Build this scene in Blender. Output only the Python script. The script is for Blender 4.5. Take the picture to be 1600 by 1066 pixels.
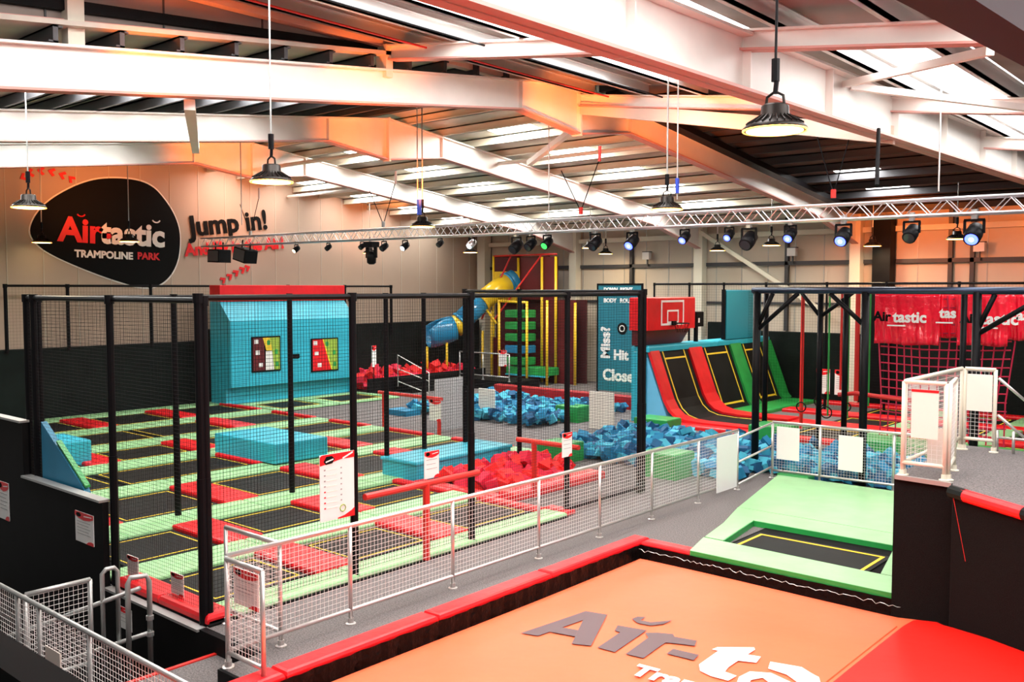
import bpy, math, random
from mathutils import Vector, Matrix
PI = math.pi
sin, cos = math.sin, math.cos
for o in list(bpy.data.objects):
    bpy.data.objects.remove(o)
SC = bpy.context.scene
COL = SC.collection
rnd = random.Random(7)

# ------------------------------------------------------------------ camera, world, light, exposure
F = 1447.63
a_ = Vector((1259.0, -83.0, F)).normalized()      # the hall's long axis (+Y) as seen by the lens (x right, y down, z forward)
b_ = Vector((-1670.0, -83.0, F)).normalized()     # the hall's -X axis
Xc = -b_; Yc = a_; Zc = Xc.cross(Yc)
def cam_axis(v):                                   # a lens direction written in hall axes
    return Vector((Xc.dot(v), Yc.dot(v), Zc.dot(v)))
right = cam_axis(Vector((1, 0, 0))); up = cam_axis(Vector((0, -1, 0))); back = cam_axis(Vector((0, 0, -1)))
cam_data = bpy.data.cameras.new('camera'); cam = bpy.data.objects.new('camera', cam_data); COL.objects.link(cam)
M = Matrix((right, up, back)).transposed().to_4x4(); M.translation = Vector((0, 0, 3.77)); cam.matrix_world = M
cam_data.sensor_width = 36.0; cam_data.lens = F * 36.0 / 1600.0; cam_data.clip_start = 0.05; cam_data.clip_end = 200
SC.camera = cam

world = bpy.data.worlds.new('world'); SC.world = world; world.use_nodes = True
bg = world.node_tree.nodes['Background']; bg.inputs[0].default_value = (1.0, 0.97, 0.93, 1); bg.inputs[1].default_value = 0.22
SC.view_settings.view_transform = 'Standard'; SC.view_settings.look = 'None'
SC.view_settings.gamma = 1.0; SC.view_settings.use_curve_mapping = False
SC.view_settings.exposure = 0.1

def area(name, loc, aim, sx, sy, power, color):
    l = bpy.data.lights.new(name, 'AREA'); l.shape = 'RECTANGLE'; l.size = sx; l.size_y = sy; l.energy = power; l.color = color
    o = bpy.data.objects.new(name, l); COL.objects.link(o); o.location = loc
    o.rotation_euler = (Vector(aim) - Vector(loc)).to_track_quat('-Z', 'Y').to_euler(); return o
def spot(name, loc, aim, power, color, angle=70, blend=0.6, r=0.1):
    l = bpy.data.lights.new(name, 'SPOT'); l.energy = power; l.color = color; l.spot_size = math.radians(angle); l.spot_blend = blend; l.shadow_soft_size = r
    o = bpy.data.objects.new(name, l); COL.objects.link(o); o.location = loc
    o.rotation_euler = (Vector(aim) - Vector(loc)).to_track_quat('-Z', 'Y').to_euler(); return o
DAY = (1.0, 0.98, 0.95)
# daylight through the rooflights of each bay
def rooflight(x, y, sx, sy, power, slope_x=0.0, slope_y=0.0, z=None):
    l = bpy.data.lights.new('rooflight_daylight', 'AREA'); l.shape = 'RECTANGLE'; l.size = sx; l.size_y = sy; l.energy = power; l.color = DAY
    o = bpy.data.objects.new('rooflight_daylight', l); COL.objects.link(o)
    ex = Vector((1, 0, slope_x)).normalized(); ey = Vector((0, 1, slope_y)).normalized(); ez = ex.cross(ey).normalized(); ey = ez.cross(ex)
    m = Matrix((ex, ey, ez)).transposed().to_4x4(); m.translation = Vector((x, y, z)); o.matrix_world = m
SKY_X = [(-27.3, -26.0, 0.25), (-21.7, -20.3, 1.0), (-16.0, -14.6, 1.0)]
SKY_Y = [(16.95, 17.92), (19.25, 20.22), (21.55, 22.52), (23.85, 24.82), (26.15, 27.12)]
def zlow(y): return 7.82 - 0.118*abs(y-15) + .214
def zside(x): return 7.62 - 0.14*(x+11.35) + .214
for a, b, f in SKY_X:
    for y0, y1 in SKY_Y: rooflight((a+b)/2, (y0+y1)/2, b-a, y1-y0, 165*f, 0, -.118, zlow((y0+y1)/2))
    if f > .5: rooflight((a+b)/2, 7.4, b-a, 8.0, 520*f, 0, .118, zlow(7.4))
for y0, y1 in SKY_Y[3:]: rooflight(-9.35, (y0+y1)/2, 1.2, y1-y0, 130, 0, -.118, zlow((y0+y1)/2))
rooflight(-8.65, 8.25, 1.3, 11.5, 420, -.14, 0, zside(-8.65))
rooflight(-6.05, 8.0, 1.1, 13.0, 120, -.14, 0, zside(-6.05))
rooflight(-1.6, 7.75, 1.6, 9.5, 170, -.14, 0, zside(-1.6))
# orange colour washes thrown up from the lighting truss and along the end walls
OR = (1.0, 0.20, 0.03)
for x, y, ax, ay, az, p in ((-9.8, 13.0, -11.3, 14.6, 7.5, 900), (-13.6, 13.2, -17.0, 14.6, 7.3, 1100), (-19.5, 13.4, -22.7, 14.0, 7.2, 900),
                            (-9.9, 9.0, -11.6, 9.8, 7.5, 420), (-10.2, 5.6, -11.6, 6.4, 7.5, 380), (-8.2, 15.6, -11.3, 18.5, 7.3, 1000), (-7.6, 13.6, -8.2, 15.0, 6.9, 500), (-12.5, 15.8, -14.5, 19.0, 7.9, 150), (-7.5, 17.5, -7.5, 20.5, 7.4, 500)):
    spot('orange_wash_light', (x, y, 5.6), (ax, ay, az), p, OR, 62, 0.9, 0.15)
for y, p in ((8.0, 380), (12.5, 380), (17.5, 330), (23.0, 260)):
    spot('orange_wash_light', (-25.2, y, 6.3), (-28.1, y + 0.3, 7.0), p, (1.0, 0.27, 0.06), 100, 0.9, 0.3)
for x, p in ((-9.5, 500), (-4.5, 700)):
    spot('orange_wash_light', (x, 27.0, 5.6), (x, 30.4, 5.4), p, OR, 110, 0.9, 0.3)

# ------------------------------------------------------------------ materials
MATS = {}
def mat(name, col, rough=0.6, metal=0.0, noise=0.0, nscale=8.0, bump=0.0, bscale=40.0, emit=None, estr=0.0, coat=0.0):
    m = bpy.data.materials.new(name); m.use_nodes = True
    nt = m.node_tree; b = nt.nodes['Principled BSDF']
    b.inputs['Roughness'].default_value = rough; b.inputs['Metallic'].default_value = metal
    c = tuple(col) + (1,)
    b.inputs['Base Color'].default_value = c
    if max(col) < 0.04 and not coat: b.inputs['Specular IOR Level'].default_value = 0.12
    if coat: b.inputs['Coat Weight'].default_value = coat
    tc = nt.nodes.new('ShaderNodeTexCoord')
    if noise:
        n = nt.nodes.new('ShaderNodeTexNoise'); n.inputs['Scale'].default_value = nscale; n.inputs['Detail'].default_value = 6
        nt.links.new(tc.outputs['Object'], n.inputs['Vector'])
        r = nt.nodes.new('ShaderNodeValToRGB'); r.color_ramp.elements[0].position = 0.3; r.color_ramp.elements[1].position = 0.7
        r.color_ramp.elements[0].color = tuple(max(0, v * (1 - noise)) for v in col) + (1,)
        r.color_ramp.elements[1].color = tuple(min(1, v * (1 + noise)) for v in col) + (1,)
        nt.links.new(n.outputs['Fac'], r.inputs['Fac']); nt.links.new(r.outputs['Color'], b.inputs['Base Color'])
    if bump:
        n2 = nt.nodes.new('ShaderNodeTexNoise'); n2.inputs['Scale'].default_value = bscale; n2.inputs['Detail'].default_value = 3
        nt.links.new(tc.outputs['Object'], n2.inputs['Vector'])
        bp = nt.nodes.new('ShaderNodeBump'); bp.inputs['Strength'].default_value = bump; bp.inputs['Distance'].default_value = 0.05
        nt.links.new(n2.outputs['Fac'], bp.inputs['Height']); nt.links.new(bp.outputs['Normal'], b.inputs['Normal'])
    if emit:
        b.inputs['Emission Color'].default_value = tuple(emit) + (1,); b.inputs['Emission Strength'].default_value = estr
    MATS[name] = m
    return m
carpet = mat('grey_carpet', (0.135, 0.122, 0.120), 0.95, noise=0.55, nscale=55, bump=0.2, bscale=150)
carpet_dark = mat('charcoal_carpet', (0.0065, 0.0058, 0.0055), 0.95, noise=0.5, nscale=90)
blackpaint = mat('black_paint', (0.004, 0.004, 0.0045), 0.6, noise=0.3, nscale=3)
blackpad = mat('black_padding', (0.007, 0.011, 0.010), 0.5, noise=0.3, nscale=1.5)
blackmetal = mat('black_steel', (0.004, 0.004, 0.005), 0.45, 0.0)
bedmat = mat('black_jump_mat', (0.009, 0.010, 0.010), 0.5, noise=0.35, nscale=2.0, bump=0.1, bscale=200)
pitblack = mat('spring_gap_black', (0.004, 0.004, 0.004), 0.8)
yellow = mat('yellow_stitching', (0.85, 0.60, 0.03), 0.6)
green = mat('mint_green_vinyl', (0.29, 0.56, 0.27), 0.4, noise=0.07, nscale=3, bump=0.12, bscale=5)
greens = mat('bright_green_vinyl', (0.02, 0.30, 0.06), 0.4, noise=0.15, nscale=3)
red = mat('red_vinyl', (0.72, 0.006, 0.012), 0.38, noise=0.12, nscale=2, bump=0.15, bscale=6)
redpipe = mat('red_painted_pipe', (0.62, 0.02, 0.015), 0.35)
maroon = mat('maroon_panel', (0.10, 0.003, 0.006), 0.5, noise=0.2, nscale=1)
teal = mat('turquoise_vinyl', (0.03, 0.42, 0.56), 0.38, noise=0.08, nscale=2, bump=0.15, bscale=4)
sky_blue = mat('pale_blue_vinyl', (0.14, 0.50, 0.78), 0.4, noise=0.06, nscale=2)
bluewall = mat('blue_board', (0.01, 0.19, 0.34), 0.5, noise=0.1, nscale=2)
tealbanner = mat('dark_teal_banner', (0.01, 0.16, 0.22), 0.5, noise=0.1, nscale=1)
cube_blue = [mat('blue_foam', (0.010, 0.19, 0.36), 0.8, noise=0.12, nscale=6), mat('pale_blue_foam', (0.05, 0.38, 0.52), 0.8, noise=0.1, nscale=6), mat('navy_foam', (0.005, 0.08, 0.19), 0.8, noise=0.15, nscale=6)]
cube_red = [mat('red_foam', (0.75, 0.012, 0.012), 0.75, noise=0.12, nscale=6), mat('crimson_foam', (0.60, 0.006, 0.04), 0.75, noise=0.1, nscale=6)]
orange = mat('airbag_vinyl_glare_tone', (0.85, 0.135, 0.052), 0.45, noise=0.05, nscale=0.8, bump=0.25, bscale=1.3)  # fade of light over the airbag is put into two vinyl colours
orangered = mat('airbag_vinyl_off_glare', (0.85, 0.008, 0.003), 0.5, noise=0.05, nscale=0.8, bump=0.25, bscale=1.3)  # same airbag, painted red where the light bleaches it least
crinkle = mat('crinkled_black_vinyl', (0.004, 0.003, 0.003), 0.3, bump=0.8, bscale=9)
for m_ in (orange, orangered): m_.node_tree.nodes['Principled BSDF'].inputs['Specular IOR Level'].default_value = 0.3
plum = mat('plum_print', (0.10, 0.058, 0.065), 0.5)
white = mat('white_print', (0.85, 0.83, 0.80), 0.5)
whiteboard = mat('white_board', (0.80, 0.79, 0.77), 0.4)
cream_sheet = mat('cream_paper_sheet', (0.80, 0.76, 0.68), 0.6)
greyprint = mat('grey_print', (0.30, 0.30, 0.30), 0.6)
blackprint = mat('black_print', (0.003, 0.003, 0.003), 0.7)
redprint = mat('red_print', (0.70, 0.006, 0.01), 0.5)
whitesteel = mat('white_painted_steel', (0.80, 0.78, 0.73), 0.45, noise=0.04, nscale=2)
redflange = mat('primer_red_flange', (0.60, 0.30, 0.26), 0.5)
creamsteel = mat('cream_painted_steel', (0.72, 0.68, 0.56), 0.5)
galv = mat('galvanised_steel', (0.62, 0.60, 0.58), 0.32, 0.75)
galv2 = mat('grey_galvanised_steel', (0.42, 0.43, 0.42), 0.4, 0.6)
wire = mat('white_mesh_wire', (0.80, 0.78, 0.76), 0.4, 0.1)
alu = mat('aluminium', (0.70, 0.69, 0.72), 0.3, 0.85)
darkgrey = mat('dark_grey_steel', (0.055, 0.055, 0.06), 0.5, 0.3)
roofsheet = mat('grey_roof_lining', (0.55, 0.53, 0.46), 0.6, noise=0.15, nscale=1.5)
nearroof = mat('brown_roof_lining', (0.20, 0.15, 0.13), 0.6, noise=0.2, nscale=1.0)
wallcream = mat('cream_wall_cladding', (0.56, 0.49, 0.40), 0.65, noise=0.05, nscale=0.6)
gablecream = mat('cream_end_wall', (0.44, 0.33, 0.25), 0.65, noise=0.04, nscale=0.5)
brickcream = mat('cream_blockwork', (0.55, 0.50, 0.44), 0.8, noise=0.1, nscale=5)
plumsteel = mat('plum_painted_steel', (0.030, 0.002, 0.010), 0.5)
slideyellow = mat('yellow_plastic', (0.85, 0.55, 0.02), 0.3, coat=0.3)
slideblue = mat('blue_plastic', (0.02, 0.22, 0.42), 0.25, coat=0.3)
lampshell = mat('black_lamp_casting', (0.02, 0.017, 0.015), 0.35, 0.5)
lampamber = mat('amber_lamp_rim', (0.7, 0.35, 0.06), 0.3, emit=(1, 0.45, 0.08), estr=4.0)
lampglow = mat('warm_lamp_glow', (1, 0.9, 0.7), 0.4, emit=(1.0, 0.74, 0.36), estr=9)
skylight = mat('rooflight_daylight_sheet', (0.9, 0.9, 0.9), 0.4, emit=(1.0, 1.0, 0.97), estr=9.0)
skylight2 = mat('side_rooflight_sheet', (0.9, 0.9, 0.9), 0.4, emit=(1.0, 0.98, 0.97), estr=8.0)
glow_blue = mat('blue_stage_lens', (0.05, 0.1, 0.9), 0.2, emit=(0.04, 0.06, 1.0), estr=10)
glow_white = mat('cold_white_lens', (0.8, 0.9, 1), 0.2, emit=(0.75, 0.88, 1.0), estr=5)
glow_green = mat('green_stage_lens', (0.05, 0.6, 0.1), 0.2, emit=(0.05, 0.8, 0.12), estr=1.5)
glow_warm = mat('warm_white_lens', (1, 0.9, 0.6), 0.2, emit=(1, 0.85, 0.5), estr=4)
lensdark = mat('unlit_lens', (0.03, 0.03, 0.04), 0.1)
rope_red = mat('crimson_rope', (0.50, 0.008, 0.05), 0.6)
pvc_red = mat('glossy_red_sheeting', (0.95, 0.008, 0.035), 0.16, bump=0.8, bscale=5, coat=0.8)
postergreen = mat('lime_print', (0.30, 0.45, 0.05), 0.5)

# ------------------------------------------------------------------ mesh builder
class MB:
    def __init__(s): s.v = []; s.f = []; s.m = []
    def add(s, vs, fs, mi=0):
        k = len(s.v); s.v += [tuple(v) for v in vs]; s.f += [tuple(i + k for i in f) for f in fs]; s.m += [mi] * len(fs); return s
    def box(s, x0, x1, y0, y1, z0, z1, mi=0):
        x0, x1 = min(x0, x1), max(x0, x1); y0, y1 = min(y0, y1), max(y0, y1); z0, z1 = min(z0, z1), max(z0, z1)
        return s.add([(x0,y0,z0),(x1,y0,z0),(x1,y1,z0),(x0,y1,z0),(x0,y0,z1),(x1,y0,z1),(x1,y1,z1),(x0,y1,z1)],
                     [(3,2,1,0),(4,5,6,7),(0,1,5,4),(1,2,6,5),(2,3,7,6),(3,0,4,7)], mi)
    def pad(s, x0, x1, y0, y1, z0, z1, c=0.02, mi=0):      # cushion with softened upper edges
        vs = []
        for (d, z) in ((0, z0), (0, z1 - c), (c * .35, z1 - c * .3), (c, z1)):
            vs += [(x0+d,y0+d,z),(x1-d,y0+d,z),(x1-d,y1-d,z),(x0+d,y1-d,z)]
        fs = [(3,2,1,0),(12,13,14,15)]
        for L in range(3):
            for i in range(4):
                j = (i+1) % 4; fs.append((L*4+i, L*4+j, L*4+4+j, L*4+4+i))
        return s.add(vs, fs, mi)
    def prism(s, poly, axis, a0, a1, mi=0):               # poly in the other two axes, pushed along axis
        def P(p, a):
            if axis == 'x': return (a, p[0], p[1])
            if axis == 'y': return (p[0], a, p[1])
            return (p[0], p[1], a)
        n = len(poly); vs = [P(p, a0) for p in poly] + [P(p, a1) for p in poly]
        fs = [tuple(range(n))[::-1], tuple(range(n, 2*n))] + [(i, (i+1) % n, n+(i+1) % n, n+i) for i in range(n)]
        return s.add(vs, fs, mi)
    def frame(s, p0, p1, upv=(0,0,1)):
        p0 = Vector(p0); p1 = Vector(p1); d = (p1 - p0).normalized(); u = Vector(upv)
        if abs(d.dot(u)) > 0.99: u = Vector((1, 0, 0))
        side = d.cross(u).normalized(); upn = side.cross(d).normalized(); return p0, p1, side, upn
    def bar(s, p0, p1, w, h=None, mi=0, upv=(0,0,1)):       # rectangular bar
        h = h or w; p0, p1, sd, un = s.frame(p0, p1, upv); vs = []
        for p in (p0, p1):
            for a, b in ((-1,-1),(1,-1),(1,1),(-1,1)): vs.append(p + sd*a*w/2 + un*b*h/2)
        return s.add(vs, [(3,2,1,0),(4,5,6,7),(0,1,5,4),(1,2,6,5),(2,3,7,6),(3,0,4,7)], mi)
    def tube(s, pts, r, n=8, mi=0, closed=False):
        pts = [Vector(p) for p in pts]; rings = []; N = len(pts)
        ref = None
        for i, p in enumerate(pts):
            if closed: d = (pts[(i+1) % N] - pts[i-1]).normalized()
            else: d = (pts[min(i+1, N-1)] - pts[max(i-1, 0)]).normalized()
            if ref is None:
                ref = Vector((0,0,1)) if abs(d.z) < 0.9 else Vector((1,0,0))
            sd = d.cross(ref)
            if sd.length < 1e-4: sd = d.cross(Vector((0.3,1,0.2)))
            sd.normalize(); un = sd.cross(d).normalized(); ref = un
            rr = r[i] if isinstance(r, (list, tuple)) else r
            rings.append([p + sd*cos(2*PI*k/n)*rr + un*sin(2*PI*k/n)*rr for k in range(n)])
        vs = [v for R in rings for v in R]; fs = []
        for i in range(N if closed else N-1):
            j = (i+1) % N
            for k in range(n): l = (k+1) % n; fs.append((i*n+k, i*n+l, j*n+l, j*n+k))
        if not closed: fs += [tuple(range(n))[::-1], tuple((N-1)*n+k for k in range(n))]
        return s.add(vs, fs, mi)
    def lathe(s, prof, c=(0,0,0), n=20, mi=0):              # prof of (radius, z) turned about the vertical
        vs = []; c = Vector(c)
        for r, z in prof:
            for k in range(n): vs.append(c + Vector((r*cos(2*PI*k/n), r*sin(2*PI*k/n), z)))
        fs = [(i*n+k, i*n+(k+1) % n, (i+1)*n+(k+1) % n, (i+1)*n+k) for i in range(len(prof)-1) for k in range(n)]
        fs.append(tuple(range(n))[::-1]); fs.append(tuple((len(prof)-1)*n+k for k in range(n)))
        return s.add(vs, fs, mi)
    def xf(s, Mx):
        s.v = [tuple(Mx @ Vector(v)) for v in s.v]; return s
    def build(s, name, mats, parent=None, smooth=False):
        me = bpy.data.meshes.new(name); me.from_pydata(s.v, [], s.f)
        if not isinstance(mats, (list, tuple)): mats = [mats]
        for m in mats: me.materials.append(m)
        if len(mats) > 1: me.polygons.foreach_set('material_index', s.m)
        if smooth: me.polygons.foreach_set('use_smooth', [True] * len(s.f))
        me.update()
        o = bpy.data.objects.new(name, me); COL.objects.link(o)
        if parent is not None:
            o.parent = parent; o.matrix_parent_inverse = Matrix.Translation(parent.location).inverted() if parent.location.length else Matrix()
        return o
def tag(o, label, cat, group=None, kind=None):
    o['label'] = label; o['category'] = cat
    if group: o['group'] = group
    if kind: o['kind'] = kind
    return o
def struct(o, label=None, cat=None):
    o['kind'] = 'structure'
    if label: o['label'] = label
    if cat: o['category'] = cat
    return o
def thing(name, label, cat, loc=(0,0,0), group=None, rz=0):
    o = bpy.data.objects.new(name, None); COL.objects.link(o); o.location = loc; o.rotation_euler = (0,0,rz); o.empty_display_size = 0.1
    return tag(o, label, cat, group)
def part(mb, name, mats, root, smooth=False):             # geometry given in world axes under a root that stands at its base
    o = mb.build(name, mats, None, smooth); o.parent = root
    o.matrix_parent_inverse = Matrix.LocRotScale(root.location, root.rotation_euler, None).inverted() if root.type == 'EMPTY' else Matrix()
    return o
def lpart(mb, name, mats, root, smooth=False):            # geometry given in the root's own axes
    o = mb.build(name, mats, None, smooth); o.parent = root; return o
def copy_tree(o, parent=None):
    c = o.copy(); COL.objects.link(c); c.parent = parent
    for ch in list(o.children): copy_tree(ch, c)
    return c
def text_bm(txt, size, Mx, name, m, root, bold=0.0, ext=0.004, align='LEFT', shear=0.0, space=1.0):
    cu = bpy.data.curves.new(name, 'FONT'); cu.body = txt; cu.size = size; cu.extrude = ext; cu.offset = bold; cu.align_x = align; cu.shear = shear; cu.space_character = space
    cu.resolution_u = 3
    t = bpy.data.objects.new(name + '_source', cu); COL.objects.link(t)
    dg = bpy.context.evaluated_depsgraph_get(); me = bpy.data.meshes.new_from_object(t.evaluated_get(dg))
    bpy.data.objects.remove(t); bpy.data.curves.remove(cu)
    me.name = name; me.materials.clear(); me.materials.append(m); me.transform(Mx)
    o = bpy.data.objects.new(name, me); COL.objects.link(o); o.parent = root
    if root.type == 'EMPTY': o.matrix_parent_inverse = Matrix.LocRotScale(root.location, root.rotation_euler, None).inverted()
    return o
def basis(o, ex, ey):
    ex = Vector(ex).normalized(); ey = Vector(ey); ey = (ey - ex*ey.dot(ex)).normalized(); ez = ex.cross(ey)
    m = Matrix((ex, ey, ez)).transposed().to_4x4(); m.translation = Vector(o); return m
def ordn(k): return ['first','second','third','fourth','fifth','sixth','seventh','eighth','ninth','tenth','eleventh','twelfth','thirteenth','fourteenth','fifteenth','sixteenth'][k]

# ------------------------------------------------------------------ building shell
mb = MB()
mb.box(-28.6, -7.35, 5.4, 30.6, -0.35, 0.0).box(-8.1, -7.35, 4.9, 5.4, -0.35, 0)
mb.box(-7.35, 8, 11.3, 30.6, -0.35, 0.0)
struct(mb.build('floor', carpet))
struct(MB().box(-8.85, -7.62, 1.0, 5.38, -0.5, -0.2).build('floor_landing', carpet))
struct(MB().box(-8.08, -7.36, 4.86, 4.9, -0.2, 0.0).build('trim_1', blackpaint))
struct(MB().box(-8.9, -8.85, 1.0, 5.36, -0.5, -0.185).build('trim_2', redpipe))
struct(MB().box(-20, 8, -6, 5.3, -2.4, -2.3).build('floor_lower', carpet_dark))
# black side wall of the court, stepping up towards the end wall
mb = MB(); mb.box(-11.45, -8.1, 5.32, 5.4, -2.3, -0.005).box(-13.86, -11.45, 5.32, 5.4, -2.3, 1.07).box(-28.4, -13.86, 5.32, 5.4, -2.3, 1.85)
struct(mb.build('wall_court_side', blackpaint))
mb = MB(); mb.box(-13.86, -11.45, 5.28, 5.42, 1.07, 1.1).box(-28.4, -13.86, 5.28, 5.42, 1.85, 1.88).box(-11.4, -9.2, 5.29, 5.42, -0.03, 0.0)
struct(mb.build('trim_3', galv2))
# end wall with the logo, ribbed cladding
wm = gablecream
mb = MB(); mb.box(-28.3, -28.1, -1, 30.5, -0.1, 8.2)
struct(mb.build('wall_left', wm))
mb = MB()
for k in range(31):
    mb.box(-28.1, -28.085, -0.5+k*1.0, -0.48+k*1.0, 2, 8)
struct(mb.build('trim_4', wallcream))
# back wall
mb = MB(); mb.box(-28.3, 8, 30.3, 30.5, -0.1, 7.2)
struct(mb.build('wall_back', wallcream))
mb = MB()
for k in range(36): mb.box(-27.5+k*1.0, -27.475+k*1.0, 30.285, 30.3, 2.3, 6.2)
struct(mb.build('trim_5', galv2))
mb = MB(); mb.box(-28.1, 8, 30.15, 30.3, 4.55, 4.68).box(-28.1, 8, 30.2, 30.3, 3.2, 3.28)
struct(mb.build('trim_6', darkgrey))
mb = MB(); mb.box(-28.1, 8, 30.05, 30.28, 5.55, 5.72)
struct(mb.build('trim_7', creamsteel))
struct(MB().box(-21.0, -16.6, 30.1, 30.28, 0, 2.0).build('wall_blockwork', brickcream))
# black wall padding around the court
def wallpad(name, x0, x1, y0, y1, z1, label):
    mb = MB(); mb.pad(x0, x1, y0, y1, 0.0, z1, 0.03)
    L = x1-x0 if x1-x0 > y1-y0 else y1-y0
    return tag(mb.build(name, blackpad), label, 'wall padding')
wallpad('wall_padding', -27.95, -27.6, 5.5, 16.6, 2.03, 'long black padded panel along the foot of the logo wall beside the court')
wallpad('wall_padding', -27.95, -27.6, 16.62, 29.6, 2.4, 'tall black padded panel on the logo wall behind the spiral slide end')
wallpad('wall_padding', -14.6, -2, 29.9, 30.15, 2.28, 'black padded panel along the back wall behind the ropes and rings')
wallpad('wall_padding', -16.6, -14.65, 29.9, 30.15, 2.55, 'short black padded panel on the back wall behind the basketball backboard')
for (x, w) in ((-22.7, .34), (-17.0, .34), (-11.3, .34)):
    struct(MB().box(x-w/2, x+w/2, 29.85, 30.2, 0, 6.3).build('column', creamsteel))
struct(MB().box(-27.9, -27.45, 29.8, 30.2, 0, 6.4).build('column', creamsteel))
struct(MB().box(-10.65, -10.1, 29.6, 30.1, 0, 6.0).build('column', blackpaint))
for x in (-20.1, -13.76, -8.5, -7.88, -5.6):
    struct(MB().box(x-.06, x+.06, 30.15, 30.3, 2.3, 6.2).build('trim_8', darkgrey))
tag(MB().bar((-16.9, 29.8, 5.8), (-12.3, 29.8, 3.0), 0.14).build('wind_brace', creamsteel), 'cream diagonal wall brace between two columns of the back wall', 'brace')
for x, w in ((-13.5, 'beside the long diagonal brace'), (-7.65, 'near the lamp hanging lowest at the truss end'), (-19.3, 'above the blue hit banner')):
    t = thing('flood_fitting', 'pale box on the back wall, ' + w, 'wall light', (x, 30.1, 4.7))
    part(MB().box(x-.15, x+.15, 29.95, 30.12, 4.85, 5.12), 'housing', whiteboard, t)
    part(MB().box(x-.02, x+.02, 30.06, 30.12, 4.6, 4.85), 'bracket', darkgrey, t); part(MB().box(x-.15, x+.18, 29.95, 30.12, 5.12, 5.15), 'hood', darkgrey, t)

# ------------------------------------------------------------------ roof
def zr(y): return 7.82 - 0.118*abs(y-15)
def ibeam(mb, pts_top, pts_bot, plane, xc, w=0.22, web=0.03, fl=0.03):
    # tapered I-section lying in a plane x = const; material 0 web, 1 flanges
    for i in range(len(pts_top)-1):
        (y0, t0), (y1, t1) = pts_top[i], pts_top[i+1]; b0 = pts_bot[i][1]; b1 = pts_bot[i+1][1]
        mb.prism([(y0, b0), (y1, b1), (y1, t1), (y0, t0)], 'x', xc-web/2, xc+web/2, 0)
        mb.prism([(y0, t0-fl), (y1, t1-fl), (y1, t1), (y0, t0)], 'x', xc-w/2, xc+w/2, 0)
        mb.prism([(y0, b0), (y1, b1), (y1, b1+fl), (y0, b0+fl)], 'x', xc-w/2, xc+w/2, 1)
names = {-22.7: 'white roof frame nearest the logo wall, spanning over the court', -17.0: 'white roof frame in the middle of the three, behind the nearest one', -11.3: 'nearest white pitched roof frame with long deep beam over the netting posts'}
for x in (-22.7, -17.0, -11.3):
    t = thing('portal_frame', names[x], 'roof beam', (x, 15, 6.8), 'pitched roof frames')
    D = 0.55
    mb = MB(); ys = [0.0, 4, 9, 13.2, 14.98]
    ibeam(mb, [(y, zr(y)) for y in ys], [(0, zr(0)-D-.3), (4, zr(4)-D), (9, zr(9)-D), (13.2, zr(13.2)-D), (14.98, 6.83)], 'x', x)
    part(mb, 'rafter', [whitesteel, redflange], t)
    mb = MB(); ys = [15.02, 16.8, 22, 27, 30.0]
    ibeam(mb, [(y, zr(y)) for y in ys], [(15.02, 6.83), (16.8, zr(16.8)-D), (22, zr(22)-D), (27, zr(27)-D), (30.0, zr(30)-D-.35)], 'x', x)
    part(mb, 'rafter', [whitesteel, redflange], t)
    part(MB().box(x-.11, x+.11, 14.97, 15.03, 6.8, 7.84), 'apex_plate', whitesteel, t)
    for y in (13.2, 16.8): part(MB().box(x-.1, x+.1, y-.01, y+.01, zr(y)-D, zr(y)), 'stiffener', whitesteel, t)
# ridge ties between frames and angled struts
for x0, x1, y, dz, w in ((-22.7, -17.0, 15.6, -0.55, 'first tie from the logo wall'), (-17.0, -11.3, 19.0, -0.2, 'tie between the two nearer frames'), (-28.0, -22.7, 20.0, -.2, 'tie against the logo wall')):
    z = zr(y)+dz
    tag(MB().tube([(x0, y, z), (x1, y, z)], 0.055).build('roof_tie', whitesteel), 'white tubular roof ' + w, 'roof tie')
tag(MB().bar((-12.1, 16.2, 7.3), (-14.4, 17.2, 6.75), 0.12, 0.12).build('knee_strut', whitesteel), 'white slanting strut beside the ridge of the nearest roof frame', 'strut')
tag(MB().bar((-11.4, 6.6, 6.2), (-16.9, 9.9, 6.5), 0.14, 0.14).build('knee_strut', whitesteel), 'orange lit strut running back from the long roof beam above the logo', 'strut')
# purlins along the hall
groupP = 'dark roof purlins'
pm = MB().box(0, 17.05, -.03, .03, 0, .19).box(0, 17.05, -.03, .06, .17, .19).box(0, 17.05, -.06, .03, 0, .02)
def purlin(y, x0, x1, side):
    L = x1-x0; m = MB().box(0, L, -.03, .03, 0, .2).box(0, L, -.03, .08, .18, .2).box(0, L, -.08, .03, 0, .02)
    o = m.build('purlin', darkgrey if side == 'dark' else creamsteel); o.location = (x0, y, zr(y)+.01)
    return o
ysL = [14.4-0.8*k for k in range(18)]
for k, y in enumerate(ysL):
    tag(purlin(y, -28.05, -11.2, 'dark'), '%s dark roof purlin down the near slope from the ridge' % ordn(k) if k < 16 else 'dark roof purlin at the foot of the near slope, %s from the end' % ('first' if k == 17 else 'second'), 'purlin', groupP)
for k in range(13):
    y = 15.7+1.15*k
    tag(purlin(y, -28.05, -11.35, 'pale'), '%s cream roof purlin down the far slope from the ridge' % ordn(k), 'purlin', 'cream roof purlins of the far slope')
    tag(purlin(y, -11.25, -5.35 if y < 26.6 else 4.0, 'dark'), '%s dark roof purlin beyond the nearest frame, down from the ridge' % ordn(k), 'purlin', 'dark purlins of the far end bay')
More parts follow.
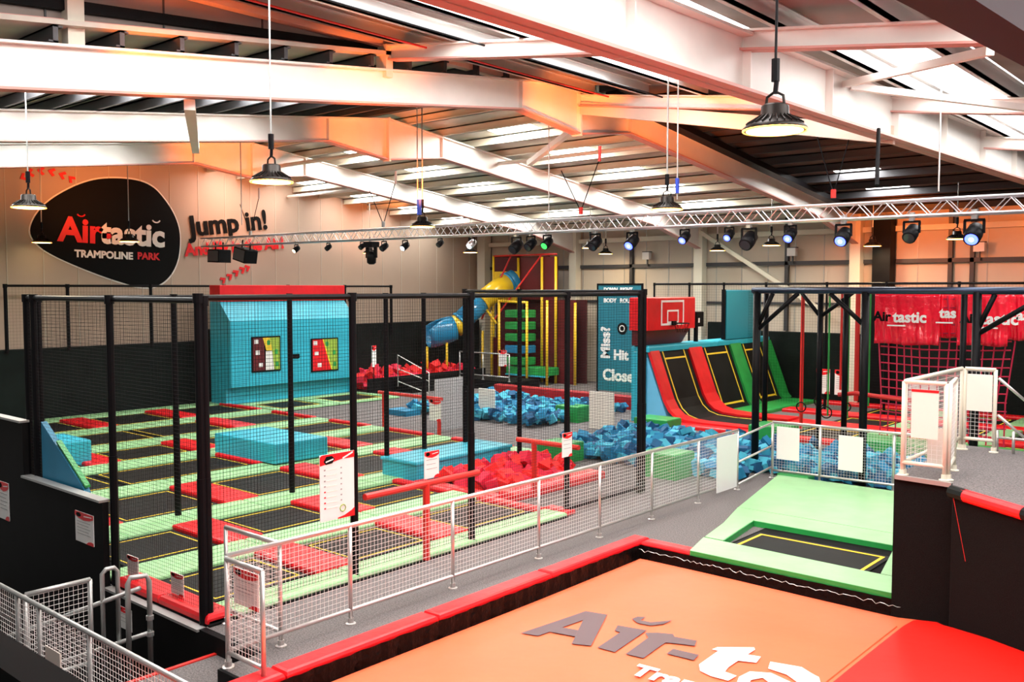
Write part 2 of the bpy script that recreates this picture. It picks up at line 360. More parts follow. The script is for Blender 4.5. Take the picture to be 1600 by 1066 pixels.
# low roof lining with rooflight strips
def roofquad(mb, x0, x1, y0, y1, dz=.22, mi=0):
    mb.add([(x0,y0,zr(y0)+dz),(x1,y0,zr(y0)+dz),(x1,y1,zr(y1)+dz),(x0,y1,zr(y1)+dz),(x0,y0,zr(y0)+dz+.06),(x1,y0,zr(y0)+dz+.06),(x1,y1,zr(y1)+dz+.06),(x0,y1,zr(y1)+dz+.06)],
           [(0,3,2,1)[::-1],(4,5,6,7),(0,1,5,4),(1,2,6,5),(2,3,7,6),(3,0,4,7)], mi)
sky_x = [(a, b) for a, b, f in SKY_X]
mb = MB(); edges = [-28.3]
for a, b in sky_x: edges += [a, b]
edges.append(-11.2)
for i in range(0, len(edges), 2):
    roofquad(mb, edges[i], edges[i+1], -1, 15); roofquad(mb, edges[i], edges[i+1], 15, 30.5)
for a, b in sky_x:      # solid lining between the rooflights
    roofquad(mb, a, b, 11.4, 15); roofquad(mb, a, b, -1, 3.4 if a > -27 else 11.4)
    y = 15.0
    for y0, y1 in SKY_Y: roofquad(mb, a, b, y, y0); y = y1
    roofquad(mb, a, b, y, 30.5)
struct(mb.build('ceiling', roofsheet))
mb = MB()
roofquad(mb, -11.2, -9.95, 15, 30.5); roofquad(mb, -8.75, -5.0, 15, 30.5); roofquad(mb, -5.0, 8.2, 20, 30.5)
y = 15.0
for y0, y1 in SKY_Y[3:]: roofquad(mb, -9.95, -8.75, y, y0); y = y1
roofquad(mb, -9.95, -8.75, y, 30.5)
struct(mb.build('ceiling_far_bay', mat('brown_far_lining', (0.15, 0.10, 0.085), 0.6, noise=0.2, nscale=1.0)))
n = 1
for a, b in sky_x:
    for y0, y1 in ([(3.4, 11.4)] if a > -27 else []) + SKY_Y:
        m = MB(); roofquad(m, a, b, y0, y1)
        struct(m.build('window_%d' % n, skylight)); n += 1
for y0, y1 in SKY_Y[3:]:
    m = MB(); roofquad(m, -9.95, -8.75, y0, y1); struct(m.build('window_%d' % n, skylight)); n += 1
# taller side bay over the camera: eaves beam, cladding upstand, sloping rafters, purlins along Y
def zn(x): return 7.62 - 0.14*(x+11.35)
mb = MB(); mb.prism([(-1, zr(-1)+.3), (11.9, zr(11.9)+.3), (11.9, 7.8), (-1, 7.8)], 'x', -11.6, -11.5)
struct(mb.build('wall_upstand', mat('grey_brown_cladding', (0.30, 0.24, 0.21), 0.6, noise=0.1, nscale=1)))
mb = MB()
for y in (1.8, 3.3, 4.8, 6.3, 7.8, 9.3): mb.box(-11.5, -11.48, y, y+.02, zr(y)+.3, 7.8)
struct(mb.build('trim_9', darkgrey))
mb = MB(); mb.prism([(-1, zr(-1)+.28), (11.9, zr(11.9)+.28), (11.9, zr(11.9)+.34), (-1, zr(-1)+.34)], 'x', -11.5, -11.42)
struct(mb.build('trim_10', redflange))
mb = MB(); mb.prism([(-1, 6.55), (10, 7.52), (10, 7.62), (-1, 6.72)], 'x', -11.5, -11.4)
struct(mb.build('trim_11', blackpaint))
tag(MB().bar((-11.38, -1, 7.66), (-11.38, 15, 7.66), 0.16, 0.16).build('eaves_beam', mat('wash_tinted_steel', (0.72, 0.50, 0.40), 0.5)), 'long eaves beam tinted salmon for the orange wash, high above the nearest pitched frame', 'roof beam')  # orange wash light is mixed into the colour of this beam
tag(MB().box(-11.5, -11.33, 5.0, 5.2, 6.6, 7.6).build('steel_stub_column', creamsteel), 'short cream column standing on the long roof beam, above the hanging lamp', 'column')
tag(MB().box(-11.44, -11.2, 9.88, 10.02, 7.1, 7.6).build('steel_stub_column', creamsteel), 'short orange lit post on the long roof beam under the sloping rafter', 'column')
gR = 'sloping rafters of the tall side bay'
for y, x0, w in ((0.0, -11.35, 'farthest to the near end, over the stair'), (5.0, -11.35, 'over the stair landing end'), (10.0, -11.2, 'starting from the orange lit post'), (15.0, -11.2, 'starting at the ridge plate'), (20.0, -5.05, 'far one beyond the deep white girder'), (25.0, -5.05, 'last one before the back wall')):
    mb = MB()
    for a0, a1 in ((x0, 4.0),):
        za, zb = zn(a0), zn(a1)
        mb.prism([(a0, za-.24), (a1, zb-.24), (a1, zb-.0), (a0, za-.0)], 'y', y-.012, y+.012)
        mb.prism([(a0, za-.025), (a1, zb-.025), (a1, zb), (a0, za)], 'y', y-.09, y+.09)
        mb.prism([(a0, za-.24), (a1, zb-.24), (a1, zb-.215), (a0, za-.215)], 'y', y-.09, y+.09, 1)
    tag(mb.build('sloping_rafter', [whitesteel, redflange]), 'white sloping rafter of the tall side bay, ' + w, 'roof beam', gR)
mb = MB(); y = 15.0
mb.prism([(-11.2, 7.22), (-5.1, 6.02), (-5.1, 6.3), (-11.2, 7.46)], 'y', y-.05, y+.05)
tag(mb.build('valley_beam', [mat('peach_wash_tinted_steel', (0.75, 0.56, 0.46), 0.5)]), 'beam tinted peach for the orange wash, falling from the ridge to the deep girder', 'roof beam')  # base colour carries the orange light that falls along the valley
# the deep girder along the hall
t = thing('deep_girder', 'deep white roof girder with salmon lower flange crossing the upper picture', 'roof beam', (-5.15, 10, 6))
zl = lambda y: 5.97 + .011*(y-5); zu = lambda y: 6.66 + .02*(y-8)
mb = MB(); ibeam(mb, [(y, zu(y)) for y in (-2, 10, 20, 29.8)], [(y, zl(y)) for y in (-2, 10, 20, 29.8)], 'x', -5.15, 0.3, 0.03, 0.035)
part(mb, 'web_and_flanges', [whitesteel, redflange], t)
for y in (5.0, 7.6, 10.0, 12.4, 15.0, 17.5, 20.0, 22.5, 25.0):
    part(MB().box(-5.27, -5.03, y-.01, y+.01, zl(y), zu(y)), 'stiffener', whitesteel, t)
for y0, y1, xx in ((13.0, 10.4, -2.6), (13.2, 15.4, -2.2)):
    tag(MB().bar((-5.1, y0, 6.62), (xx, y1, zn(xx)-.22), 0.09, 0.09).build('roof_brace', whitesteel), 'slim pale roof brace running %s from the deep white girder' % ('towards the lamp side' if y1 < y0 else 'towards the back wall side'), 'brace')
# purlins of the side bay
gN = 'silver purlins of the tall side bay'
xs = [-10.9+1.25*k for k in range(13)]
for k, x in enumerate(xs):
    y1 = 15.0 if x < -5.2 else 26.0
    o = MB().box(-.03, .03, -2, y1, 0, .2).box(-.03, .09, -2, y1, .18, .2).box(-.09, .03, -2, y1, 0, .02).build('side_bay_purlin', galv)
    o.location = (x, 0, zn(x)+.01)
    tag(o, 'silver purlin of the tall side bay, %s out from the tinted eaves beam' % ordn(k), 'purlin', gN)
for k, x in enumerate((-10.4, -9.2, -7.0)):
    tag(MB().tube([(x, -2, zn(x)-.06), (x, 14.8, zn(x)-.06)], 0.016, 6).build('conduit', redpipe if k != 1 else blackmetal), ['red pipe under the tall bay roof nearest the tinted beam', 'black pipe between two red ones under the tall bay roof', 'red pipe under the tall bay roof nearest the deep girder'][k], 'pipe')
mb = MB()
def nq(mb, x0, x1, y0, y1):
    mb.add([(x0,y0,zn(x0)+.22),(x1,y0,zn(x1)+.22),(x1,y1,zn(x1)+.22),(x0,y1,zn(x0)+.22),(x0,y0,zn(x0)+.28),(x1,y0,zn(x1)+.28),(x1,y1,zn(x1)+.28),(x0,y1,zn(x0)+.28)],
           [(0,1,2,3),(4,5,6,7),(0,1,5,4),(1,2,6,5),(2,3,7,6),(3,0,4,7)])
sk = [(-9.3, -8.0, 2.5, 14.0), (-6.6, -5.5, 1.5, 14.5), (-4.6, -3.3, 2.0, 8.6), (-4.6, -3.3, 11.2, 24), (-2.4, -0.8, 3.0, 12.5), (-2.4, -0.8, 14, 22), (0.2, 1.6, 2, 12)]
bx = [-11.6, -9.3, -8.0, -6.6, -5.5, -4.6, -3.3, -2.4, -0.8, 0.2, 1.6, 5.0]
for i in range(len(bx)-1):
    x0, x1 = bx[i], bx[i+1]; yend = 15.2 if x1 <= -5.4 else 26.5
    cuts = sorted([(a, b) for (p, q, a, b) in sk if abs(p-x0) < .01]); y = -2.0
    for a, b in cuts: nq(mb, x0, x1, y, a); y = b
    nq(mb, x0, x1, y, yend)
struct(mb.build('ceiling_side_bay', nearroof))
for (p, q, a, b) in sk:
    m = MB(); nq(m, p, q, a, b); struct(m.build('window_%d' % n, skylight2)); n += 1
# out of focus plum beam close overhead
mb = MB(); mb.prism([(1.0, 4.74), (9.0, 5.17), (9.0, 5.42), (1.0, 5.0)], 'x', -1.28, -1.06)
tag(mb.build('near_beam', [plumsteel]), 'dark plum beam close overhead crossing the upper corner', 'roof beam')
# black guard ledge beside the viewer
mb = MB(); mb.box(-3.4, -0.9, 0.80, 0.89, 2.0, 2.9)
tag(mb.build('viewing_ledge', pitblack), 'out of focus black balcony ledge in the lower corner by the stair', 'ledge')
# ceiling service tray along the frame
mb = MB(); ys = [15.6, 20, 25, 28.5]
for i in range(3): mb.bar((-10.9, ys[i], zr(ys[i])-.08), (-10.9, ys[i+1], zr(ys[i+1])-.08), 0.28, 0.14)
tag(mb.build('cable_tray', [blackmetal]), 'black cable tray running down the slope beside the nearest roof frame', 'cable tray')

# ------------------------------------------------------------------ trampoline court
struct(MB().box(-27.5, -9.15, 5.42, 11.95, 0.0, 0.02).box(-27.5, -13.2, 11.95, 16.25, 0.0, 0.02).build('floor_court_base', pitblack))
strips = [(-9.68, -9.2), (-11.85, -11.08), (-14.1, -13.3), (-16.75, -15.98), (-19.2, -18.42), (-21.6, -20.8), (-24.3, -23.55), (-27.1, -26.4)]
rowname = ['front row by the walkway', 'second row', 'third row', 'fourth row', 'fifth row', 'sixth row', 'last row']
Ya = [5.42, 7.6, 9.8, 12.0]; Yb = [5.42, 6.55, 9.02, 11.45, 13.95, 16.3]
def soft(mb, x0, x1, y0, y1, z=.07, c=.025): return mb.pad(x0, x1, y0, y1, 0.02, z, c)
gp = 'mint green pads edging the trampolines'
for i, (x0, x1) in enumerate(strips):
    Y = Ya if i < 2 else Yb
    sn = 'strip on the walkway edge' if i == 0 else ('strip under the end wall' if i == 7 else '%s strip behind the walkway edge' % ordn(i-1))
    for k in range(len(Y)-1):
        y0, y1 = Y[k], Y[k+1]
        if k == 0: y0 += .02
        xm = (x0+x1)/2
        halves = [(x0, x1)] if i == 0 else [(x0, xm-.006), (xm+.006, x1)]
        for h, (a, b) in enumerate(halves):
            o = soft(MB(), a, b, y0+.006, y1-.006).build('safety_pad', green)
            hn = '' if len(halves) == 1 else (', far half' if h == 0 else ', near half')
            tag(o, 'mint green pad, %s%s, %s from the stair' % (sn, hn, ordn(k)), 'pad', gp)
# red pads across the rows, jump mats between
have = {0: [7.6, 9.8], 1: [7.6, 9.8], 2: [6.55, 9.02, 11.45, 13.95], 3: [11.45, 13.95], 4: [9.02, 11.45], 5: [13.95], 6: [11.45, 13.95]}
for r in range(7):
    xa = strips[r+1][1]; xb = strips[r][0]
    end = 11.97 if r < 2 else 16.28
    prev = 5.78 if r < 2 else 5.45; k = 0
    for k, yc in enumerate(have[r] + [end]):
        last = yc == end; w = .33
        o = soft(MB(), xa-.02, xb+.02, yc-(w if not last else .16), yc+(w if not last else .02), .10, .04).build('cross_pad', red)
        tag(o, ('red end pad closing the %s' % rowname[r]) if last else 'red pad across the %s, %s from the stair end' % (rowname[r], ordn(k)), 'pad', 'red pads across the trampoline rows')
        y0, y1 = prev, yc-(w if not last else .16)
        prev = yc+w
        nb = max(1, round((y1-y0)/2.3)); L = (y1-y0)/nb
        for q in range(nb):
            if L < .5: continue
            v0, v1 = y0+q*L, y0+(q+1)*L
            t = thing('trampoline_bed', 'trampoline in the %s, %s red pad%s' % (rowname[r], ('before the %s' % ordn(k)) if not last else 'before the end', '' if nb == 1 else ', %s of %d' % (ordn(q), nb)), 'trampoline', (xa, v0, .02), 'trampoline beds of the court')
            g = .10; X0, X1, V0, V1 = xa+g, xb-g, v0+g*.6, v1-g*.6
            part(MB().box(X0, X1, V0, V1, .03, .04), 'jump_mat', bedmat, t)
            e, qq = .022, .07
            m = MB(); X0 += qq; X1 -= qq; V0 += qq; V1 -= qq
            m.box(X0, X1, V0, V0+e, .041, .045).box(X0, X1, V1-e, V1, .041, .045).box(X0, X0+e, V0+e, V1-e, .041, .045).box(X1-e, X1, V0+e, V1-e, .041, .045)
            part(m, 'yellow_line', yellow, t)
# two more beds framed in green in front of the turquoise padded wall
for k, (y0, y1) in enumerate(((16.45, 18.7), (18.75, 21.3))):
    w = ['nearer the logo', 'nearer the red foam'][k]
    struct(MB().box(-25.9, -23.6, y0, y1, 0, .02).build('floor_court_base', pitblack))
    t = thing('trampoline_bed', 'trampoline bed below the turquoise padded wall, ' + w, 'trampoline', (-24.7, y0, 0))
    part(MB().box(-25.5, -24.0, y0+.35, y1-.35, .03, .04), 'jump_mat', bedmat, t)
    m = MB(); m.box(-25.45, -24.05, y0+.4, y0+.44, .041, .045).box(-25.45, -24.05, y1-.44, y1-.4, .041, .045).box(-25.45, -25.41, y0+.44, y1-.44, .041, .045).box(-24.09, -24.05, y0+.44, y1-.44, .041, .045)
    part(m, 'yellow_line', yellow, t)
    for nm, bx_ in (('front', (-23.9, -23.6, y0, y1)), ('back', (-25.9, -25.6, y0, y1)), ('stair side', (-25.58, -23.92, y0, y0+.28)), ('slide side', (-25.58, -23.92, y1-.28, y1))):
        tag(soft(MB(), *bx_).build('safety_pad', green), 'mint green %s pad of the padded wall bed %s' % (nm, w), 'pad', gp)

# red border along the stair side
for k, (x0, x1) in enumerate([(-11.35, -10.3), (-10.28, -9.2)]):
    tag(MB().pad(x0, x1, 5.42, 5.76, .02, .12, .05).build('border_pad', red), 'red border pad on the stair side of the court, %s' % ('beside the stepped wall' if k == 0 else 'at the tall corner post'), 'pad')
# blue wedge boards by the side wall
tag(MB().prism([(-13.56, 1.88), (-12.3, 1.12), (-12.1, .9), (-12.1, .05), (-13.56, .05)], 'y', 5.46, 5.54).build('wedge_board', bluewall), 'dark blue sloping board against the stepped side wall', 'board')
tag(MB().pad(-20.9, -19.6, 8.2, 8.9, .02, .55, .03).build('foam_block', teal), 'small turquoise block beside the blue sloping board', 'block')
tag(MB().prism([(-13.1, 1.66), (-12.25, 1.15), (-12.25, 1.12), (-13.1, 1.63)], 'y', 5.47, 5.54).build('board_edging', greens), 'thin green edging on top of the dark blue sloping board', 'edging')
# the two turquoise blocks on the court
t = thing('foam_block', 'turquoise foam block in the middle of the trampolines, behind the board on the net', 'block', (-17.4, 11.85, .1))
part(MB().pad(-18.55, -16.25, 11.2, 12.55, .1, .52, .02), 'body', teal, t)
t = thing('crash_mat', 'large turquoise vinyl crash mat beside the red foam pieces', 'crash mat', (-13.4, 13.4, .05))
part(MB().pad(-13.92, -12.93, 12.1, 14.85, .05, .40, .03), 'body', teal, t)
part(MB().pad(-13.95, -12.90, 12.07, 14.88, .37, .43, .025), 'lid', teal, t)
# red pad ring round the near red foam
mb = MB(); mb.pad(-12.9, -10.85, 11.98, 12.25, .02, .1, .03)
tag(mb.build('cross_pad', red), 'red pad in front of the heap of red foam pieces', 'pad')
tag(MB().pad(-10.9, -10.5, 12.2, 14.9, .02, .16, .03).build('cross_pad', red), 'red pad along the walkway side of the red foam heap', 'pad')
tag(MB().pad(-9.7, -9.2, 11.97, 12.2, .02, .1, .03).build('cross_pad', red), 'little red end pad where the front green strip stops', 'pad')

# ------------------------------------------------------------------ netting
def netmesh(mb, o, ex, ey, L, H, cell=.045, r=.0016):
    o = Vector(o); ex = Vector(ex); ey = Vector(ey); nz = ex.cross(ey).normalized()
    def strand(p, q, w):
        d = (q-p).normalized(); s = d.cross(nz)*w
        mb.add([p+s, p-s*.5+nz*w*.8, p-s*.5-nz*w*.8, q+s, q-s*.5+nz*w*.8, q-s*.5-nz*w*.8], [(0,1,4,3),(1,2,5,4),(2,0,3,5)])
    nx = max(1, int(L/cell)); ny = max(1, int(H/cell))
    for i in range(nx+1): p = o+ex*(L*i/nx); strand(p, p+ey*H, r)
    for j in range(ny+1): p = o+ey*(H*j/ny); strand(p, p+ex*L, r)
def net_fence(label, posts, z0, z1, group=None, cell=.045, r=.002, pr=.047, net=True, rail=True, zb=None):
    a = Vector(posts[0]+(0,)) if len(posts[0]) == 2 else Vector(posts[0]); b = Vector(posts[-1]+(0,)) if len(posts[-1]) == 2 else Vector(posts[-1])
    t = thing('net_fence', label, 'net fence', (a.x, a.y, z0), group)
    for p in posts:
        zz = p[2] if len(p) > 2 else z0
        m = MB(); m.tube([(p[0], p[1], zz), (p[0], p[1], z0+1.65)], pr*1.12, 10).tube([(p[0], p[1], max(zz, z0+1.65)), (p[0], p[1], z1+.03)], pr, 10)
        m.tube([(p[0], p[1], z1-.06), (p[0], p[1], z1+.05)], pr*1.25, 10)
        part(m, 'post', blackmetal, t)
    A = Vector((a.x, a.y, z1)); B = Vector((b.x, b.y, z1))
    if rail: part(MB().tube([A, B], .035, 8), 'top_rail', blackmetal, t)
    if net:
        ex = (B-A); L = ex.length; ex.normalize(); m = MB()
        netmesh(m, (a.x, a.y, zb if zb is not None else z0+.1), ex, (0,0,1), L, z1-(zb if zb is not None else z0+.1), cell, r)
        part(m, 'netting', blackmetal, t)
    return t
net_fence('black netting with five posts along the walkway side of the court', [(-9.3,5.44),(-9.3,7.6),(-9.3,9.8),(-9.3,12.1),(-9.3,14.28)], 0.0, 3.66)
net_fence('black netting over the stepped side wall at the stair end', [(-9.3,5.5),(-11.42,5.46),(-13.7,5.46),(-13.95,5.46)], 0.0, 3.63)
net_fence('black netting standing across the middle of the court behind the third row', [(-13.9,5.6),(-13.9,7.7),(-13.9,9.93),(-13.9,12.2),(-13.9,13.23),(-13.9,14.49)], 0.05, 3.62, cell=.06)
net_fence('black netting with one post closing the far end of the red foam pit', [(-9.3,14.4),(-12.3,14.4),(-13.85,14.4)], 0.0, 3.7, cell=.06)
net_fence('black netting with thin posts on top of the wall padding under the logo', [(-27.5,10.22,1.95),(-27.5,11.92,1.95),(-27.5,14.47,1.95),(-27.5,17.05,1.95),(-27.5,19.59,2.3),(-27.5,22.13,2.3),(-27.5,24.42,2.3)], 0.3, 3.83, cell=.09, r=.002, pr=.05, zb=2.0)
tag(MB().bar((-9.25, 12.1, .12), (-9.25, 14.3, .12), .06).build('bottom_rail', blackmetal), 'black rail at floor level under the last bay of the walkway netting', 'rail')
# back netting beyond the obstacle frames
net_fence('black netting on slim posts along the back of the hall behind the backboard', [(-17.6,27.9),(-16.2,27.9),(-14.9,27.9),(-13.4,27.9),(-11.4,27.9),(-9.6,27.9),(-7.6,27.9),(-5.6,27.9),(-4.0,27.9)], 0.0, 3.9, cell=.09, r=.002, pr=.035)

# ------------------------------------------------------------------ boards and notices
def board(name, label, cat, p, ex, w, h, style='notice', back=None, parts=True, lines=5):
    # p lower left corner, ex direction of the bottom edge, board stands upright
    ex = Vector(ex).normalized(); ez = Vector((0,0,1)); nv = ex.cross(ez)
    t = thing(name, label, cat, p); Mx = Matrix((ex, ez, nv)).transposed().to_4x4(); Mx.translation = Vector(p)
    m = MB(); m.pad(0, w, 0, h, -.012, .0, .004).xf(Mx); part(m, 'board', whiteboard, t)
    def sh(poly, name, mm, z=.003): m = MB(); m.prism([(u*w, v*h) for u, v in poly], 'z', 0.0005, z); m.xf(Mx); part(m, name, mm, t)
    if style in ('notice', 'rules'):
        sh([(0, 1), (0, .86), (.2, .79), (.5, .75), (.8, .79), (1, .86), (1, 1)], 'red_header', red)
        sh([(.08, .9), (.12, .96), (.26, .97), (.36, .91), (.3, .84), (.14, .83)], 'emblem', blackprint, .005)
        sh([(.5, .9), (.92, .93), (.92, .905), (.5, .875)], 'header_lettering', white, .005)
        sh([(.6, 0), (.72, .09), (.88, .12), (1, .1), (1, 0)], 'red_corner', red)
        m = MB()
        for k in range(lines):
            v = .68-.5*k/lines; m.box(.12*w, (.75 if k % 2 else .85)*w, v*h, (v+.018)*h, .0005, .002)
        m.xf(Mx); part(m, 'text_lines', greyprint, t)
    return t
EY = (0, 1, 0); EX = (1, 0, 0)
t = board('rules_board', 'large white and red rules board hung on the front netting', 'sign', (-9.22, 7.0, .86), EY, .54, .84, 'none')
def bp(t, p, ex, w, h, poly, name, m, z0=.0005, z1=.004):
    ex = Vector(ex).normalized(); ez = Vector((0,0,1)); Mx = Matrix((ex, ez, ex.cross(ez))).transposed().to_4x4(); Mx.translation = Vector(p)
    mb = MB(); mb.prism([(u*w, v*h) for u, v in poly], 'z', z0, z1); mb.xf(Mx); part(mb, name, m, t)
P = (-9.22, 7.0, .86)
bp(t, P, EY, .54, .84, [(0, .84), (0, .97), (.05, 1), (1, 1), (1, .9), (.6, .9), (.3, .87)], 'red_header', red)
bp(t, P, EY, .54, .84, [(.1, .9), (.18, .97), (.34, .97), (.42, .92), (.35, .86), (.16, .85)], 'emblem', blackprint, .004, .006)
bp(t, P, EY, .54, .84, [(.16, .9), (.38, .93), (.38, .91), (.16, .88)], 'emblem_lettering', white, .006, .008)
bp(t, P, EY, .54, .84, [(.65, .92), (.95, .99), (.95, .965), (.65, .895)], 'header_lettering', white, .004, .006)
bp(t, P, EY, .54, .84, [(.5, .02), (.7, .04), (.9, .09), (1, .13), (1, 0), (.5, 0)], 'red_footer', red)
for k in range(8):
    v = .76-.082*k
    mb = MB()
    part(MB().box(-9.219, -9.217, 7.06, 7.085, .86+v*.84, .86+v*.84+.018), 'number_mark', greyprint if k < 4 else redprint, t)
    part(MB().box(-9.219, -9.217, 7.32, 7.34, .86+v*.84, .86+v*.84+.018), 'number_mark', greyprint, t)
    part(MB().box(-9.219, -9.217, 7.10, 7.26, .86+v*.84, .86+v*.84+.01), 'text_line', cream_sheet, t)
part(MB().tube([(-9.216, 7.35+.045*cos(a/8*2*PI), .99+.045*sin(a/8*2*PI)) for a in range(8)], .006, 5, closed=True), 'round_mark', postergreen, t)
board('wall_notice', 'white notice with red top on the black side wall at the picture edge', 'sign', (-14.76, 5.31, .34), EX, .36, .56)
board('wall_notice', 'white notice with red top on the black side wall beside the tall post', 'sign', (-12.21, 5.31, .46), EX, .52, .40)
board('pad_notice', 'small white notice standing on the red border pad nearest the stepped wall', 'sign', (-11.3, 5.55, .13), EX, .28, .26, lines=3)
board('pad_notice', 'small white notice standing on the red border pad nearer the tall corner post', 'sign', (-10.22, 5.55, .13), EX, .28, .26, lines=3)
board('wall_notice', 'small white notice on the black wall below the red border, behind the handrail loop', 'sign', (-11.1, 5.31, -.42), EX, .36, .27, lines=3)
board('rail_notice', 'white notice with red top tied inside the short end rail of the walkway', 'sign', (-7.93, 4.965, .68), EX, .42, .36)
board('net_notice', 'narrow white notice with red top on the front netting above the red rail', 'sign', (-9.2, 8.76, 1.13), EY, .28, .38, lines=3)
board('net_notice', 'narrow white notice with red top on the netting above the second red rail', 'sign', (-9.2, 11.85, 1.0), EY, .26, .40, lines=3)
board('notice', 'white notice with red top hung at the far red rail beside the grey carpeted panel', 'sign', (-16.9, 16.26, .42), EX, .42, .55, lines=2)
q = board('post_notice', 'tall narrow white notice by the far red foam steps', 'sign', (-24.9, 21.2, 1.0), EY, .2, .75, lines=2)
part(MB().tube([(-24.93, 21.3, 0), (-24.93, 21.3, 1.7)], .02, 6), 'post', blackmetal, q)
board('notice', 'white notice on the grey rail in front of the maroon play tower', 'sign', (-22.6, 25.27, .9), EX, .4, .6, lines=4)
# red padded rails
def red_rail(label, a, b, zt, px):
    t = thing('red_rail', label, 'rail', (a[0], a[1], 0))
    part(MB().tube([(a[0], a[1], zt), (b[0], b[1], zt)], .045, 10), 'top_tube', redpipe, t)
    for q in px: part(MB().tube([(q[0], q[1], .02), (q[0], q[1], zt)], .05, 10), 'post', redpipe, t)
red_rail('red padded rail with one post in front of the netting by the walkway', (-9.16, 7.66), (-9.16, 9.8), 1.08, [(-9.16, 8.75)])
red_rail('red padded rail above the red foam, tied to the far netting posts', (-10.9, 12.7), (-9.5, 12.7), 1.02, [(-10.5, 12.7)])
red_rail('far red padded rail at the back edge of the trampolines', (-18.9, 16.32), (-16.5, 16.32), 0.98, [(-18.7, 16.32), (-16.6, 16.32)])

# ------------------------------------------------------------------ climbing wall with posters at the end of the court
t = thing('padded_target_wall', 'big turquoise padded wall with two red and green posters, red band on top', 'padded wall', (-26.2, 18.6, 0))
part(MB().prism([(-26.9, 0), (-26.05, 0), (-26.05, .55), (-25.75, .62), (-25.75, 2.72), (-26.35, 3.34), (-26.9, 3.34)], 'y', 16.15, 21.15), 'padding', teal, t)
part(MB().pad(-26.9, -26.3, 16.15, 21.15, 3.34, 3.86, .02), 'red_band', red, t)
def poster(label, y0, y1, z0, z1, flip):
    t = thing('game_poster', label, 'poster', (-25.75, y0, z0)); w = y1-y0; h = z1-z0
    part(MB().pad(-25.749, -25.72, y0, y1, z0, z1, .01), 'backing', blackprint, t)
    def q(pl, n, m, x=.002): part(MB().prism([(y0+u*w, z0+v*h) for u, v in pl], 'x', -25.72, -25.72+x), n, m, t)
    q([(.05,.04),(.75,.04) if flip else (.45,.04),(.42,.96),(.05,.96)], 'red_field', red if flip else maroon)
    q([(.75,.04),(.96,.04),(.96,.96),(.46,.96)] if flip else [(.78,.04),(.96,.04),(.96,.96),(.62,.96)], 'lime_field', postergreen)
    q([(.42,.96),(.46,.96),(.77,.04),(.73,.04)] if flip else [(.38,.96),(.62,.96),(.7,.6),(.5,.6)], 'yellow_stripe', yellow, .004)
    if not flip: q([(.47,.04),(.76,.04),(.7,.58),(.48,.58)], 'white_field', whiteboard, .003)
    for u, v in ((.16,.86),(.2,.55),(.3,.2)): q([(u-.07,v-.06),(u+.07,v-.06),(u+.07,v+.06),(u-.07,v+.06)], 'pale_mark', whiteboard, .005)
    for u, v in ((.58,.82),(.84,.55),(.86,.2)): q([(u-.05,v-.07),(u+.05,v-.07),(u+.06,v+.05),(u,v+.08),(u-.06,v+.05)], 'dark_mark', greens, .006)
poster('red and green poster nearer the stair on the turquoise padded wall', 16.9, 18.0, 1.05, 2.2, False)
poster('red and lime poster farther along the turquoise padded wall', 19.22, 20.38, .9, 2.05, True)
tag(MB().box(-25.75, -25.72, 18.5, 18.75, 1.42, 1.56).build('small_plate', blackprint), 'small black plate between the two posters', 'plate')
tag(MB().box(-26.9, -25.9, 21.16, 21.2, 0, 3.0).build('padding_edge', sky_blue), 'pale blue edge strip closing the turquoise padded wall', 'edging')

# ------------------------------------------------------------------ foam pits
def foam(shape, s):
    m = MB(); h = s/2
    if shape == 0: m.pad(-h, h, -h, h, -h, h, .015)
    elif shape == 1: m.prism([(-h, -h*.8), (h, -h*.8), (0, h)], 'x', -h, h)
    else: m.box(-h, h, -h*.75, h*.75, -h*.6, h*.6)
    return m
pb = [foam(s, .21).build('foam_cube', cube_blue[c]) for c in (0, 1, 2) for s in (0, 1, 2)]
pr_ = [foam(s, .25).build('foam_cube', cube_red[c]) for c in (0, 1) for s in (0, 1, 2)]
for o in pb + pr_: COL.objects.unlink(o)
def scatter(protos, n, fpos, label, group, name='foam_cube'):
    for k in range(n):
        o = rnd.choice(protos).copy(); o.location = fpos(k); o.rotation_euler = (rnd.uniform(-.9, .9), rnd.uniform(-.9, .9), rnd.uniform(0, 3.1))
        s = rnd.uniform(.85, 1.15); o.scale = (s, s, s); COL.objects.link(o); tag(o, label, 'foam cube', group)
def heap(protos, n, fpos, label, name, size):
    m = MB(); mats = cube_blue if protos is pb else cube_red
    for k in range(n):
        p = Vector(fpos(k)); q = foam(rnd.choice((0, 1, 2)), size*rnd.uniform(.85, 1.15))
        q.xf(Matrix.Translation(p) @ Matrix.Rotation(rnd.uniform(0, 3), 4, 'Z') @ Matrix.Rotation(rnd.uniform(-.9, .9), 4, 'X'))
        m.add(q.v, q.f, rnd.randrange(len(mats)))
    o = m.build(name, mats); tag(o, label, 'foam pieces', None, 'stuff')
def g2(x0, x1, y0, y1, z0, z1, x1f=None):
    def f(k):
        y = rnd.uniform(y0, y1); xx1 = x1 if x1f is None else x1f(y)
        return (rnd.uniform(x0, xx1), y, rnd.uniform(z0, z1))
    return f
# back pit in front of the kerb
heap(pb, 520, g2(-20.6, -15.7, 19.0, 23.4, .08, .26), 'blue foam pieces filling the far pit in front of the red kerb', 'foam_pieces', .21)
scatter(pb, 70, lambda k: g2(-20.5, -15.6, 18.85, 20.6, .18, .34)(k) if k < 45 else g2(-20.5, -15.6, 20.6, 23.3, .24, .38)(k), 'blue foam cube lying in the far pit in front of the red kerb', 'blue foam cubes of the far pit')
def nearpit(z0, z1, y1=20.2):
    x = rnd.uniform(-13.3, -4.6); y0 = 17.55 if x > -8.35 else 16.35; u = rnd.random()**1.4
    return (x, y0+(y1-y0)*u, rnd.uniform(z0, z1))
